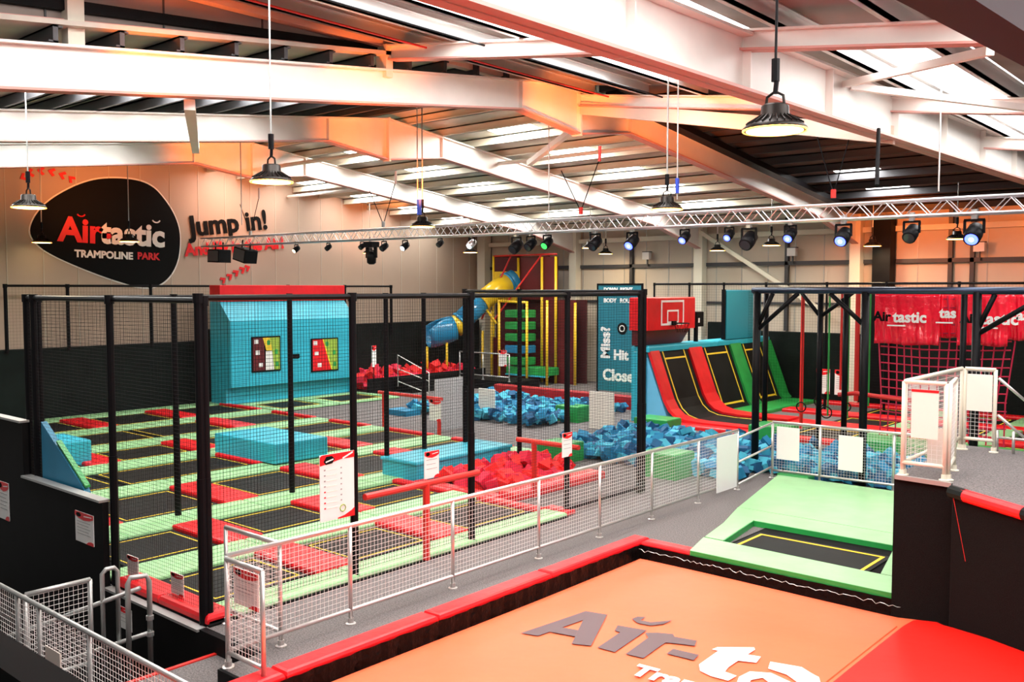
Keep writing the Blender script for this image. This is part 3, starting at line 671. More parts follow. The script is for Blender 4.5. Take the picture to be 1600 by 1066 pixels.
# near pit behind the walkway
heap(pb, 1200, lambda k: nearpit(.06, .24), 'blue foam pieces filling the wide near pit behind the walkway rail', 'foam_pieces', .21)
scatter(pb, 140, lambda k: nearpit(.16, .36, 20.4), 'blue foam cube lying in the near pit behind the walkway rail', 'blue foam cubes of the near pit')
heap(pr_, 110, g2(-12.7, -11.0, 12.4, 14.7, .05, .2), 'red foam pieces filling the small pit by the turquoise crash mat', 'foam_pieces', .28)
scatter(pr_, 45, lambda k: (lambda x, y: (x, y, .14+.22*max(0, 1-((x+11.8)**2/.8+(y-13.9)**2/1.6))))(rnd.uniform(-12.6, -11.0), rnd.uniform(12.5, 14.7)), 'red foam cube heaped by the turquoise crash mat', 'red foam cubes by the crash mat')
heap(pr_, 260, g2(-27.3, -25.5, 21.5, 27.1, .25, .5), 'red foam pieces in the far raised pit under the slide', 'foam_pieces', .30)
scatter(pr_, 45, g2(-27.2, -25.45, 21.6, 27.0, .45, .8), 'red foam cube in the far raised pit under the slide', 'red foam cubes of the far raised pit')
tag(MB().box(-25.28, -25.21, 21.3, 27.4, 0, .55).build('pit_board', blackpaint), 'black side board of the far raised red foam pit', 'board')
for k in range(3): tag(MB().box(-25.2+.28*k, -24.92+.28*k, 22.6, 25.6, 0, .5-.16*k).build('carpeted_step', carpet_dark), ['highest', 'middle', 'lowest'][k] + ' dark step below the far red foam pit', 'step')
# kerb, pads
tag(MB().pad(-21.6, -14.7, 23.9, 24.2, 0, .42, .04).build('pit_kerb', mat('dark_red_vinyl', (0.32, 0.004, 0.008), 0.45, noise=0.15, nscale=2)), 'long dark red kerb behind the far blue foam pit', 'kerb')
def gblock(x, y, w, d, h, label): tag(MB().pad(x-w/2, x+w/2, y-d/2, y+d/2, 0, h, .03).build('pit_edge_block', greens), label, 'block')
gblock(-12.4, 15.9, .75, .7, .42, 'green block at the near corner of the blue foam pit by the netting')
gblock(-9.75, 16.0, .8, .75, .5, 'green block at the walkway end of the near blue foam pit')
gblock(-15.85, 20.9, .8, .6, .45, 'green block at the corner of the far blue foam pit')
gblock(-12.8, 20.5, 1.0, .7, .42, 'green block between the near blue pit and the blue ramp end')
gblock(-9.6, 20.5, .9, .8, .55, 'green block behind the two black frame posts')
tag(MB().pad(-7.6, -4.3, 20.0, 20.9, 0, .5, .04).build('pit_edge_block', greens), 'long green block behind the hanging white sheets', 'block')
tag(MB().box(-20.9, -20.0, 18.3, 18.9, 0, .16).build('foam_block', bluewall), 'small flat dark blue block at the corner of the far pit', 'block')
# carpeted and plain upright panels
for x, y, w, h, m, lb, ex in ((-17.35, 17.0, .75, 1.38, carpet, 'grey carpeted panel standing behind the far red rail', EY), (-18.1, 19.5, .62, .78, cream_sheet, 'pale speckled panel hanging in front of the far blue pit', EX), (-14.5, 20.1, .8, .9, cream_sheet, 'cream panel hanging between the two blue foam pits', EX)):
    if m is carpet: o = MB().box(x-.02, x+.02, y-.1, y+.95, 0, h).build('carpeted_screen', mat('pale_grey_carpet', (0.42, 0.43, 0.44), .95, noise=.3, nscale=30))
    else: o = MB().pad(x-w/2+.2, x+w/2+.2, y, y+.03, .0, h+.1, .01).build('hanging_board', m)
    tag(o, lb, 'panel')

# ------------------------------------------------------------------ steel handrails with wire mesh
def mesh_panel(mb, o, ex, L, H, cell=.055, r=.0016, slope=0.0):
    o = Vector(o); ex = Vector(ex); up = Vector((0,0,1)); nz = ex.cross(up).normalized()
    nx = max(1, round(L/cell)); ny = max(1, round(H/cell))
    for i in range(nx+1):
        p = o+ex*(L*i/nx); mb.bar(p, p+up*H, r*2, r*2)
    for j in range(ny+1):
        p = o+up*(H*j/ny)+nz*.004; mb.bar(p, p+ex*L, r*2, r*2)
def guard(label, pts, h=1.12, m=None, mesh=True, lo=.16, feet=True, group=None, r=.024, zb=None):
    # pts: post feet in a line (x, y, z)
    m = m or galv; t = thing('mesh_guardrail', label, 'guardrail', pts[0], group)
    A, B = Vector(pts[0]), Vector(pts[-1]); up = Vector((0,0,1)); ex = (B-A).normalized()
    for p in pts:
        p = Vector(p); q = MB().tube([p, p+up*h], r, 10)
        po = part(q, 'post', m, t, True)
        if feet: part(MB().lathe([(.06, 0), (.06, .012), (.035, .02), (.034, .07)], p, 12), 'foot_flange', m, po)
    part(MB().tube([A+up*h, B+up*h], r*1.05, 10), 'top_rail', m, t, True)
    part(MB().tube([A+up*lo, B+up*lo], r, 10), 'bottom_rail', m, t, True)
    if mesh:
        for i in range(len(pts)-1):
            p, q = Vector(pts[i]), Vector(pts[i+1]); L = (q-p).length
            mm = MB(); mesh_panel(mm, p+ex*.03+up*(lo+.02), ex, L-.06, h-lo-.05)
            part(mm, 'mesh_panel', wire, t)
    return t
RX = -8.06
guard('long steel guardrail with white mesh between the walkway and the court', [(RX, 4.97, 0), (RX, 6.52, 0), (RX, 8.15, 0), (RX, 9.85, 0), (RX, 11.3, 0), (RX, 12.75, 0), (RX, 14.25, 0), (RX, 15.7, 0)])
guard('short end return of the walkway guardrail holding the white notice', [(RX+.03, 4.95, 0), (-7.42, 4.95, 0)], 1.1)
guard('short mesh rail joining the walkway guardrail to the tall corner post', [(-9.12, 5.62, 0), (-8.1, 5.62, 0)], 1.1)
guard('mesh guardrail at the far end of the green deck, with two white sheets', [(-8.05, 17.15, 0), (-7.1, 17.2, 0), (-5.75, 17.3, 0), (-4.6, 17.35, 0)], 1.12)
t = thing('stair_handrail', 'three slanting steel rails bridging the walkway rail and the far mesh rail', 'handrail', (RX, 15.75, 0))
for z in (1.08, .62, .2): part(MB().tube([(RX, 15.75, z-.1), (-8.05, 17.1, z+.02)], .022, 8), 'rail', galv, t, True)
def sheet(label, x, y, w, h, z, ex=EX):
    if ex == EX: m = MB().pad(x, x+w, y-.012, y, z, z+h, .004)
    else: m = MB().pad(x-.0, x+.012, y, y+w, z, z+h, .004)
    tag(m.build('hanging_sheet', whiteboard), label, 'sheet')
sheet('white sheet hung at the far end of the long walkway guardrail', -8.03, 14.85, .76, 1.0, .08, EY)
sheet('white sheet hung on the far mesh rail, the one nearer the walkway', -7.93, 17.1, .46, .64, .41)
sheet('white sheet hung on the far mesh rail, the one nearer the black tower', -6.72, 17.15, .46, .66, .34)
# stair rails in the lower corner
LZ = -.66
guard('steel mesh handrail crossing the lower corner of the picture', [(-12.4, 3.93, LZ), (-10.5, 3.93, LZ), (-9.95, 3.93, LZ), (-8.8, 3.93, LZ), (-7.13, 3.93, LZ), (-6.2, 3.93, LZ)], 1.12, galv2, feet=False)
guard('steel mesh handrail standing against the black side wall by the stair', [(-10.42, 3.98, LZ), (-10.42, 4.68, LZ)], 1.12, galv2, feet=False)
t = thing('stair_handrail', 'twin galvanised uprights beside the mesh handrail of the stair', 'handrail', (-10.4, 4.8, LZ))
part(MB().tube([(-10.38, 4.8, LZ), (-10.38, 4.8, .5), (-10.36, 4.84, .55), (-10.36, 4.93, .55), (-10.36, 4.97, .5), (-10.36, 4.97, LZ)], .026, 10), 'loop', galv2, t, True)
t = thing('stair_handrail', 'tall galvanised handrail loop with slanting rails in front of the black wall', 'handrail', (-9.98, 5.05, LZ))
part(MB().tube([(-10.04, 4.93, LZ), (-10.04, 4.93, .42), (-10.03, 4.96, .49), (-9.98, 5.12, .49), (-9.97, 5.15, .42), (-9.97, 5.15, LZ)], .03, 10), 'loop', galv2, t, True)
part(MB().tube([(-9.99, 5.05, .36), (-11.0, 4.4, -.12), (-11.9, 3.98, -.5)], .026, 10), 'slanting_rail', galv2, t, True)
part(MB().tube([(-9.97, 5.12, -.18), (-11.4, 4.5, -.8), (-12.3, 4.1, -1.3)], .026, 10), 'slanting_rail', galv2, t, True)
for z in (-.17, .02): part(MB().tube([(-9.97, 5.15, z-.05), (-9.97, 5.15, z)], .042, 10), 'collar', galv2, t)
tag(MB().pad(-9.75, -9.4, 3.90, 3.91, -.25, .1, .003).build('hanging_sheet', cream_sheet), 'cream sheet tied to the mesh handrail in the lower corner', 'sheet')

# ------------------------------------------------------------------ airbag and its surround
AX0, AX1, AY0, AY1 = -7.28, 2.5, 1.0, 11.2
def zbag(x, y):
    u = max(-1, min(1, (x-(AX0+AX1)/2)/((AX1-AX0)/2))); v = max(-1, min(1, (y-(AY0+AY1)/2)/((AY1-AY0)/2)))
    e = 1-max(abs(u), abs(v)); base = -.09+.05*min(1, e*8)
    return base + .015*sin(x*1.3+.4)*sin(y*.9) + max(0, (x+3.6))*.11
def ymx(x): return AY1 if x < -3.1 else max(9.45, min(AY1-.12, 11.05-.70*(x+2.98)))
m = MB(); NX, NY = 90, 70
for j in range(NY+1):
    for i in range(NX+1):
        x = AX0+(AX1-AX0)*i/NX; y = AY0+(ymx(x)-AY0)*j/NY; e = min(i, j, NX-i, NY-j)
        z = zbag(x, y)-(.10 if e == 0 else .02 if e == 1 else 0); m.v.append((x, y, z))
for j in range(NY):
    for i in range(NX):
        x = AX0+(AX1-AX0)*(i+.5)/NX; y = AY0+(AY1-AY0)*(j+.5)/NY
        m.f.append((j*(NX+1)+i, j*(NX+1)+i+1, (j+1)*(NX+1)+i+1, (j+1)*(NX+1)+i)); m.m.append(1 if x > -3.42 else 0)  # colour switches here in place of the gradual fade of light
k0 = len(m.v); m.add([(AX0,AY0,-.6),(AX1,AY0,-.6),(AX1,9.4,-.6),(AX0,9.4,-.6)], [(0,1,2,3)])
t = thing('landing_airbag', 'huge landing airbag, light fade painted as orange and scarlet, with dark and white lettering', 'airbag', (-3, 6, -.6))
part(m, 'top_sheet', [orange, orangered], t, True)
part(MB().tube([(-3.42, y, zbag(-3.42, y)+.004) for y in [2+.5*k for k in range(18)]], .012, 6), 'seam', orange, t)
# printed letters following the sheet
e1 = Vector((.978, .21, 0)).normalized(); e2 = Vector((-.21, .978, 0)).normalized(); O0 = Vector((-6.98, 8.05, 0))
def flat(pl, name, m, h=.012):
    # fan of small cells so that the print lies on the sheet
    import bmesh
    bm = bmesh.new(); vs = [bm.verts.new((p[0], p[1], 0)) for p in pl]; bm.faces.new(vs)
    for it in range(3): bmesh.ops.subdivide_edges(bm, edges=bm.edges[:], cuts=1) if it < 2 else None
    bmesh.ops.triangulate(bm, faces=bm.faces[:])
    for v in bm.verts:
        w = Vector((v.co.x*.977, v.co.y*.977, 0)); v.co = Vector((w.x, w.y, zbag(w.x, w.y)+h))
    bm.normal_update()
    for f in bm.faces:
        if f.normal.z < 0: f.normal_flip()
    me = bpy.data.meshes.new(name); bm.to_mesh(me); bm.free(); me.materials.append(m)
    o = bpy.data.objects.new(name, me); COL.objects.link(o); o.parent = t; o.matrix_parent_inverse = Matrix.Translation(t.location).inverted()
def ring_poly(cx, cy, r0, r1, a0, a1, n=10, sy=1.0):
    return [(cx+r1*cos(a0+(a1-a0)*k/n), cy+sy*r1*sin(a0+(a1-a0)*k/n)) for k in range(n+1)] + [(cx+r0*cos(a1-(a1-a0)*k/n), cy+sy*r0*sin(a1-(a1-a0)*k/n)) for k in range(n+1)]
LET = {
 'letter_A': [[(-6.658, 7.82), (-6.541, 8.891), (-6.381, 8.623), (-6.419, 8.267), (-6.457, 7.883)],
   [(-6.541, 8.891), (-6.27, 8.958), (-5.834, 8.032), (-6.031, 7.942), (-6.131, 8.14), (-6.225, 8.319), (-6.381, 8.623)],
   [(-6.419, 8.267), (-6.225, 8.319), (-6.131, 8.14), (-6.434, 8.067)]],
 'letter_i': [[(-5.752, 8.039), (-5.825, 8.579), (-5.901, 8.583), (-5.974, 8.744), (-5.626, 8.821), (-5.535, 8.053)]],
 'letter_i_swoosh': [[(-5.965, 9.031), (-5.839, 8.954), (-5.676, 8.976), (-5.585, 9.11), (-5.573, 9.296), (-5.637, 9.194), (-5.736, 9.07), (-5.861, 9.056), (-5.875, 9.185), (-5.957, 9.134)]],
 'letter_r': [[(-5.415, 8.08), (-5.489, 8.638), (-5.598, 8.741), (-5.487, 8.837), (-5.331, 8.904), (-5.274, 8.842), (-5.248, 8.476), (-5.208, 8.107)],
   [(-5.274, 8.842), (-5.022, 8.892), (-4.962, 8.741), (-5.076, 8.706), (-5.218, 8.649), (-5.26, 8.628)]],
 'hyphen': [[(-5.085, 8.366), (-5.102, 8.524), (-4.802, 8.551), (-4.773, 8.388)]],
 'letter_t': [[(-4.674, 8.326), (-4.698, 8.78), (-4.77, 8.772), (-4.756, 8.864), (-4.448, 9.108), (-4.412, 9.06), (-4.408, 8.45), (-4.382, 8.332), (-4.242, 8.315), (-4.254, 8.157), (-4.438, 8.145), (-4.585, 8.19)],
   [(-4.453, 8.869), (-4.275, 8.917), (-4.241, 8.739), (-4.45, 8.646)]],
 'letter_a': [[(-4.144, 8.86), (-3.841, 8.942), (-3.601, 8.804), (-3.412, 8.452), (-3.357, 8.025), (-3.543, 7.978), (-3.567, 8.317), (-3.721, 8.567), (-3.878, 8.666), (-4.083, 8.683)],
   [(-4.116, 8.028), (-4.214, 8.306), (-4.192, 8.496), (-4.009, 8.6), (-3.769, 8.525), (-3.614, 8.276), (-3.764, 8.271), (-4.023, 8.438), (-4.089, 8.313), (-4.022, 8.111), (-3.805, 7.988), (-3.597, 8.049), (-3.521, 7.882), (-3.825, 7.851)]]}
for nme, polys in LET.items():
    for k, pl in enumerate(polys): flat(pl, nme, white if nme in ('letter_t', 'letter_a') else plum, .012+.001*k)
e1 = Vector((.978, .10, 0)).normalized(); e2 = Vector((-.10, .978, 0)).normalized()
text_bm('Trampoline Park', .36, basis((-4.99, 7.49, -.018), e1, e2), 'small_lettering', white, t, .014, .002)
# crinkled side walls and red border pads
m = MB()
for k in range(120):
    y0 = 1.0+10.3*k/120; y1 = 1.0+10.3*(k+1)/120; a = .02*sin(k*1.9)+.012*sin(k*5.3); b = .02*sin((k+1)*1.9)+.012*sin((k+1)*5.3)
    m.add([(-7.30+a, y0, -.5), (-7.30+b, y1, -.5), (-7.315+b*.5, y1, .03), (-7.315+a*.5, y0, .03)], [(0, 3, 2, 1)])
tag(m.build('pit_lining', crinkle), 'crinkled black vinyl lining along the walkway side of the airbag', 'lining')
m = MB()
for k in range(110):
    x0 = -7.36+9.8*k/110; x1 = -7.36+9.8*(k+1)/110; a = .012*sin(k*2.1); b = .012*sin((k+1)*2.1)
    m.add([(x0, 11.25+a, -.5), (x1, 11.25+b, -.5), (x1, 11.28+b*.4, .03), (x0, 11.28+a*.4, .03)], [(0, 1, 2, 3)])
tag(m.build('pit_lining', crinkle), 'crinkled black vinyl lining along the green deck side of the airbag', 'lining')
m = MB(); m.tube([(-7.3+.05*k, 11.215+rnd.uniform(-.006, .006), -.03+rnd.uniform(-.02, .02)+max(0, -7.3+.05*k+3.6)*.11) for k in range(130)], .0035, 4)
tag(m.build('lacing_cord', galv), 'ragged pale lacing along the far edge of the airbag', 'cord')
for k in range(5):
    y0 = 1.05+2.05*k; y1 = y0+2.03 if k < 4 else 11.55
    tag(MB().pad(-7.60, -7.33, y0, y1, 0.0, .09, .04).build('border_pad', red), 'red border pad along the walkway side of the airbag, %s from the picture bottom' % ordn(k), 'pad')
tag(MB().pad(-7.32, -6.52, 11.3, 11.55, 0.0, .08, .04).build('border_pad', red), 'short red border pad between the airbag corner and the green deck', 'pad')

# ------------------------------------------------------------------ green deck with the sunken trampoline
t = thing('green_padded_deck', 'pale green padded deck between the airbag and the far mesh rail', 'padded deck', (-5.8, 14, 0))
m = MB(); m.prism([(-7.22, 14.13), (-3.75, 14.13), (-3.75, 17.1), (-7.9, 17.1)], 'z', .0, .09); part(m, 'back_pad', green, t)
m = MB(); m.prism([(-6.72, 12.1), (-6.42, 12.1), (-6.62, 13.46), (-3.75, 13.46), (-3.75, 14.11), (-7.22, 14.11), (-6.9, 13.0)], 'z', 0, .09); part(m, 'middle_pad', green, t)
m = MB(); m.prism([(-6.52, 11.32), (-3.74, 11.32), (-3.74, 11.98), (-4.2, 11.98), (-6.72, 12.06)], 'z', 0, .09); part(m, 'front_pad', green, t)
m = MB(); m.prism([(-4.12, 12.0), (-3.75, 12.0), (-3.75, 13.44), (-4.42, 13.44)], 'z', 0, .09); part(m, 'side_pad', green, t)
m = MB().box(-6.5, -3.74, 11.3, 11.315, -.03, .09); part(m, 'front_edge', greens, t)
m = MB().box(-6.6, -4.43, 13.435, 13.458, .0, .088).add([(-6.42,12.1,0),(-6.4,12.1,0),(-6.6,13.44,0),(-6.62,13.44,0),(-6.42,12.1,.088),(-6.4,12.1,.088),(-6.6,13.44,.088),(-6.62,13.44,.088)], [(3,2,1,0),(4,5,6,7),(0,1,5,4),(1,2,6,5),(2,3,7,6),(3,0,4,7)]); part(m, 'opening_edge', greens, t)
t = thing('trampoline_bed', 'black trampoline bed with yellow line sunk in the pale green deck', 'trampoline', (-5.2, 12.8, 0))
part(MB().box(-6.4, -4.15, 12.07, 13.43, .0, .012), 'spring_gap', pitblack, t)
part(MB().box(-6.32, -4.34, 12.08, 13.06, .013, .03), 'jump_mat', bedmat, t)
m = MB(); X0, X1, V0, V1, s = -6.26, -4.40, 12.11, 12.98, .045
m.box(X0, X1, V0, V0+s, .031, .036).box(X0, X1, V1-s, V1, .031, .036).box(X0, X0+s, V0+s, V1-s, .031, .036).box(X1-s, X1, V0+s, V1-s, .031, .036)
part(m, 'yellow_line', yellow, t)
tag(MB().pad(-7.95, -7.3, 17.15, 17.6, 0, .12, .04).build('edge_pad', greens), 'bright green pad at the foot of the far mesh rail', 'pad')

# ------------------------------------------------------------------ black carpeted tower with a rail cage
t = thing('jump_tower', 'black jump tower with grey carpeted top and red front pad beside the airbag', 'tower', (-2, 12, 0))
foot = [(-3.72, 11.22), (-3.05, 11.15), (-2.98, 10.92), (-1.0, 9.55), (3.5, 9.55), (3.5, 14.0), (-3.72, 14.0)]
part(MB().prism(foot, 'z', -.34, 1.50), 'body', carpet_dark, t)
part(MB().prism(foot, 'z', 1.501, 1.55), 'top', carpet, t)
part(MB().bar((-3.70, 11.20, 1.535), (-3.05, 11.135, 1.535), .06, .05), 'front_trim', galv2, t)
d = Vector((1.98, -1.37, 0)).normalized(); q0 = Vector((-2.98, 10.92, 1.5)); 
part(MB().tube([q0-d*.02, q0+d*.2], .075, 10), 'corner_pad', blackpad, t)
part(MB().tube([q0+d*.16, q0+d*1.02], .072, 12), 'front_pad', red, t)
part(MB().tube([q0+d*1.03, q0+d*2.2], .078, 10), 'corner_pad', blackpad, t)
part(MB().tube([q0+Vector((.02,-.05,.05)), q0+Vector((.03,-.09,-.05)), q0+Vector((.2,-.2,-.7))], .003, 6), 'strap', redpipe, t)
def cage(label, a, b, **k): return guard(label, [a, b], 1.12, **k)
Z = 1.55
cage('front panel of the rail cage on the black jump tower, with a red edged sheet', (-3.64, 11.25, Z), (-3.17, 11.25, Z), m=creamsteel)
cage('long side panel of the rail cage on the black jump tower', (-3.64, 11.3, Z), (-3.64, 13.6, Z), m=creamsteel)
cage('back panel of the rail cage on the tower, with a cream sheet', (-3.60, 13.62, Z), (-3.22, 13.62, Z), m=creamsteel)
cage('short open door panel of the rail cage on the black jump tower', (-3.14, 11.3, Z), (-3.26, 11.95, Z), m=creamsteel)
tag(MB().pad(-3.54, -3.24, 11.21, 11.222, 2.02, 2.58, .004).build('hanging_sheet', cream_sheet), 'cream sheet with red top edge on the front cage panel of the tower', 'sheet')
tag(MB().box(-3.54, -3.24, 11.205, 11.21, 2.56, 2.59).build('sheet_edge', red), 'red strip along the top of the front cage sheet', 'strip')
tag(MB().pad(-3.47, -3.25, 11.6, 11.612, 1.62, 2.1, .004).build('hanging_sheet', cream_sheet), 'pale grey sheet low behind the front cage panel of the tower', 'sheet')
tag(MB().pad(-3.57, -3.25, 13.585, 13.598, 2.1, 2.6, .004).build('hanging_sheet', cream_sheet), 'cream sheet on the back cage panel of the tower', 'sheet')
t = thing('stair_handrail', 'steel stair rails running down behind the rail cage of the tower', 'handrail', (-3.15, 13.7, Z))
for z in (1.0, .5): part(MB().tube([(-3.2, 13.7, Z+z), (-2.72, 14.2, Z+z-.55)], .02, 8), 'slanting_rail', galv, t, True)
part(MB().tube([(-2.85, 13.7, Z), (-2.85, 13.7, Z+.62)], .022, 8), 'post', galv, t, True)
part(MB().tube([(-3.2, 13.7, Z+.2), (-2.5, 13.7, Z+.2)], .018, 8), 'low_rail', galv, t, True)
for x in (-3.2, -3.0): part(MB().tube([(x, 13.7, Z), (x, 13.7, Z+.3)], .02, 8), 'post', galv, t, True)

# ------------------------------------------------------------------ sloping trampoline wall
prof = [(-14.1, 1.97), (-13.9, 1.45), (-13.72, .98), (-13.58, .62), (-13.42, .36), (-13.2, .18), (-12.9, .09), (-12.4, .06), (-10.9, .06)]
flatp = [(-14.1, 1.97), (-13.72, .98), (-13.42, .20), (-13.3, .06)]
def slab(y0, y1, pf, dz, name, m, label=None, cat=None, root=None):
    mb = MB(); n = len(pf)
    nrm = []
    for i in range(n):
        a = Vector(pf[max(i-1, 0)]); b = Vector(pf[min(i+1, n-1)]); d = (b-a).normalized(); nrm.append(Vector((-d.y, d.x)))
    lo = [(p[0]-.0*q.x, p[1]) for p, q in zip(pf, nrm)]; hi = [(p[0]+q.x*dz, p[1]+q.y*dz) for p, q in zip(pf, nrm)]
    vs = [(p[0], y, p[1]) for y in (y0, y1) for p in lo] + [(p[0], y, p[1]) for y in (y0, y1) for p in hi]
    fs = []
    for i in range(n-1):
        fs += [(i, i+1, n+i+1, n+i)[::-1], (2*n+i, 2*n+i+1, 3*n+i+1, 3*n+i), (i, i+1, 2*n+i+1, 2*n+i), (n+i+1, n+i, 3*n+i, 3*n+i+1)]
    fs += [(0, n, 3*n, 2*n), (n-1, 2*n-1, 4*n-1, 3*n-1)[::-1]]
    mb.add(vs, fs); 
    if root: return part(mb, name, m, root)
    return tag(mb.build(name, m), label, cat)
tag(MB().prism([(-14.58, 0), (-13.38, 0), (-14.16, 1.95), (-14.58, 1.95)], 'y', 22.03, 29.6).build('ramp_core', [sky_blue]), 'pale blue end and body of the sloping trampoline wall', 'ramp')
tag(MB().box(-14.6, -14.12, 21.98, 22.02, 0, 1.96).build('ramp_end_board', teal), 'turquoise upright board at the end of the sloping trampoline wall', 'board')
tag(MB().pad(-14.6, -14.02, 21.98, 25.9, 1.97, 2.14, .05).build('ramp_top_pad', teal), 'turquoise top pad of the sloping wall below the backboard', 'pad')
tag(MB().pad(-14.6, -14.02, 25.92, 29.5, 1.97, 2.14, .05).build('ramp_top_pad', teal), 'turquoise top pad of the sloping wall below the upright blue panel', 'pad')
slab(22.03, 22.5, prof, .09, 'ramp_pad', red, 'red curved pad at the near edge of the sloping trampoline wall', 'pad')
slab(24.15, 24.9, prof, .09, 'ramp_pad', red, 'red curved pad between the first and second sloping beds', 'pad')
slab(26.7, 27.4, flatp, .09, 'ramp_pad', greens, 'green sloping pad between the second and third sloping beds', 'pad')
slab(29.0, 29.6, flatp, .09, 'ramp_pad', greens, 'green sloping pad at the far edge of the sloping trampoline wall', 'pad')
for (y0, y1, pf, w) in ((22.5, 24.15, prof, 'curving down to the floor at the near end'), (24.9, 26.7, flatp, 'in the middle of the sloping wall'), (27.4, 29.0, flatp, 'at the far end of the sloping wall')):
    t = thing('sloping_trampoline', 'black sloping trampoline bed with yellow line ' + w, 'trampoline', (-13.6, y0, 0))
    slab(y0+.02, y1-.02, pf, .03, 'jump_mat', bedmat, root=t)
    pf2 = pf[1:] if pf is flatp else pf
    slab(y0+.22, y0+.27, pf if pf is prof else pf[:3], .037, 'yellow_line', yellow, root=t)
    slab(y1-.27, y1-.22, pf if pf is prof else pf[:3], .037, 'yellow_line', yellow, root=t)
    a = Vector(pf[0]); b = Vector(pf[1]); d = (b-a).normalized()
    p = a+d*.22; q = a+d*.27; slab(y0+.22, y1-.22, [tuple(p), tuple(q)], .038, 'yellow_line', yellow, root=t)
    if pf is flatp:
        a = Vector(pf[1]); b = Vector(pf[2]); d = (b-a).normalized(); p = b-d*.08; slab(y0+.22, y1-.22, [tuple(p), tuple(b-d*.02)], .038, 'yellow_line', yellow, root=t)
# floor trampolines in front of it
def fpad(x0, x1, y0, y1, m, label, z=.11): tag(MB().pad(x0, x1, y0, y1, 0.0, z, .04).build('floor_pad', m), label, 'pad')
fpad(-13.3, -12.3, 24.95, 29.4, greens, 'green floor pad at the foot of the sloping wall')
fpad(-13.28, -4.2, 21.6, 22.0, red, 'long red front pad of the floor trampolines behind the foam pit')
fpad(-10.85, -4.2, 24.1, 24.9, red, 'second long red pad of the floor trampolines, under the hanging rings')
fpad(-12.2, -4.2, 26.6, 27.2, red, 'third long red pad of the floor trampolines, farther back')
fpad(-12.2, -4.2, 29.2, 29.6, red, 'red pad of the floor trampolines against the back wall')
gx = [(-10.9, -10.2), (-8.5, -7.9), (-6.2, -5.6), (-4.2, -3.7)]
for i, (x0, x1) in enumerate(gx):
    for j, (y0, y1) in enumerate(((22.02, 24.08), (24.92, 26.58), (27.22, 29.18))):
        if i == 0 and j > 0: continue
        tag(MB().pad(x0, x1, y0, y1, 0, .1, .03).build('floor_pad', green), 'light green floor pad in the %s gap from the ramp, %s from the foam pit' % (ordn(i), ordn(j)), 'pad', 'light green floor pads behind the foam pit')
cols = [(-12.2, -8.5), (-7.9, -6.2), (-5.6, -4.2)]
for i, (x0, x1) in enumerate(cols):
    for j, (y0, y1) in enumerate(((22.02, 24.08), (24.92, 26.58), (27.22, 29.18))):
        if i == 0 and j == 0: x0 = -10.2
        t = thing('trampoline_bed', 'black floor trampoline behind the foam pit, %s column from the ramp, %s row' % (ordn(i), ordn(j)), 'trampoline', (x0, y0, 0), 'floor trampolines behind the foam pit')
        part(MB().box(x0+.05, x1-.05, y0+.05, y1-.05, 0.002, .03), 'jump_mat', bedmat, t)
        m = MB(); X0, X1, V0, V1, s = x0+.2, x1-.2, y0+.2, y1-.2, .04
        m.box(X0, X1, V0, V0+s, .031, .036).box(X0, X1, V1-s, V1, .031, .036).box(X0, X0+s, V0+s, V1-s, .031, .036).box(X1-s, X1, V0+s, V1-s, .031, .036)
        part(m, 'yellow_line', yellow, t)
# backboard and upright panel above the ramp
t = thing('basketball_backboard', 'red padded basketball backboard with white squares and black hoop', 'basketball hoop', (-14.2, 23.1, 2.1))
part(MB().pad(-14.6, -14.0, 21.85, 24.45, 2.58, 3.5, .03), 'board', red, t)
part(MB().prism([(-14.55, 2.15), (-14.3, 2.15), (-14.02, 2.58), (-14.55, 2.58)], 'y', 21.9, 24.2), 'lower_pad', maroon, t)
def sq(y0, y1, z0, z1, s, n): part(MB().box(-14.0, -13.99, y0, y1, z1-s, z1).box(-14.0, -13.99, y0, y1, z0, z0+s).box(-14.0, -13.99, y0, y0+s, z0+s, z1-s).box(-14.0, -13.99, y1-s, y1, z0+s, z1-s), n, white, t)
sq(22.55, 23.8, 2.7, 3.42, .06, 'white_square'); sq(22.88, 23.5, 2.76, 3.14, .05, 'inner_square')
part(MB().tube([(-13.72+.23*cos(a*PI/9), 23.2+.23*sin(a*PI/9), 2.76) for a in range(18)], .014, 6, closed=True), 'hoop', blackmetal, t)
part(MB().box(-14.0, -13.93, 23.1, 23.3, 2.7, 2.82), 'hoop_bracket', blackmetal, t)
m = MB()
for a in range(12): m.tube([(-13.72+.23*cos(a*PI/6), 23.2+.23*sin(a*PI/6), 2.75), (-13.72+.13*cos(a*PI/6+.4), 23.2+.13*sin(a*PI/6+.4), 2.5)], .005, 4)
part(m, 'hoop_net', blackmetal, t)
t = thing('upright_panel', 'tall turquoise upright panel above the far sloping beds', 'panel', (-14.2, 27.5, 2.1))
part(MB().pad(-14.12, -14.0, 26.4, 28.8, 2.15, 3.7, .03), 'padding', mat('deep_turquoise_vinyl', (.015, .25, .36), .4), t)
part(MB().box(-14.12, -14.02, 26.3, 26.38, 2.15, 3.72), 'dark_edge', blackmetal, t)
t = thing('side_speaker_box', 'small black box fixed beside the backboard', 'box', (-14.2, 24.9, 2.7))
part(MB().pad(-14.4, -14.1, 24.75, 25.15, 2.6, 3.05, .02), 'body', blackpaint, t); part(MB().box(-14.3, -14.2, 24.9, 25.0, 2.14, 2.6), 'stand', blackmetal, t); part(MB().box(-14.1, -14.09, 24.82, 24.9, 2.72, 2.86), 'white_mark', white, t)

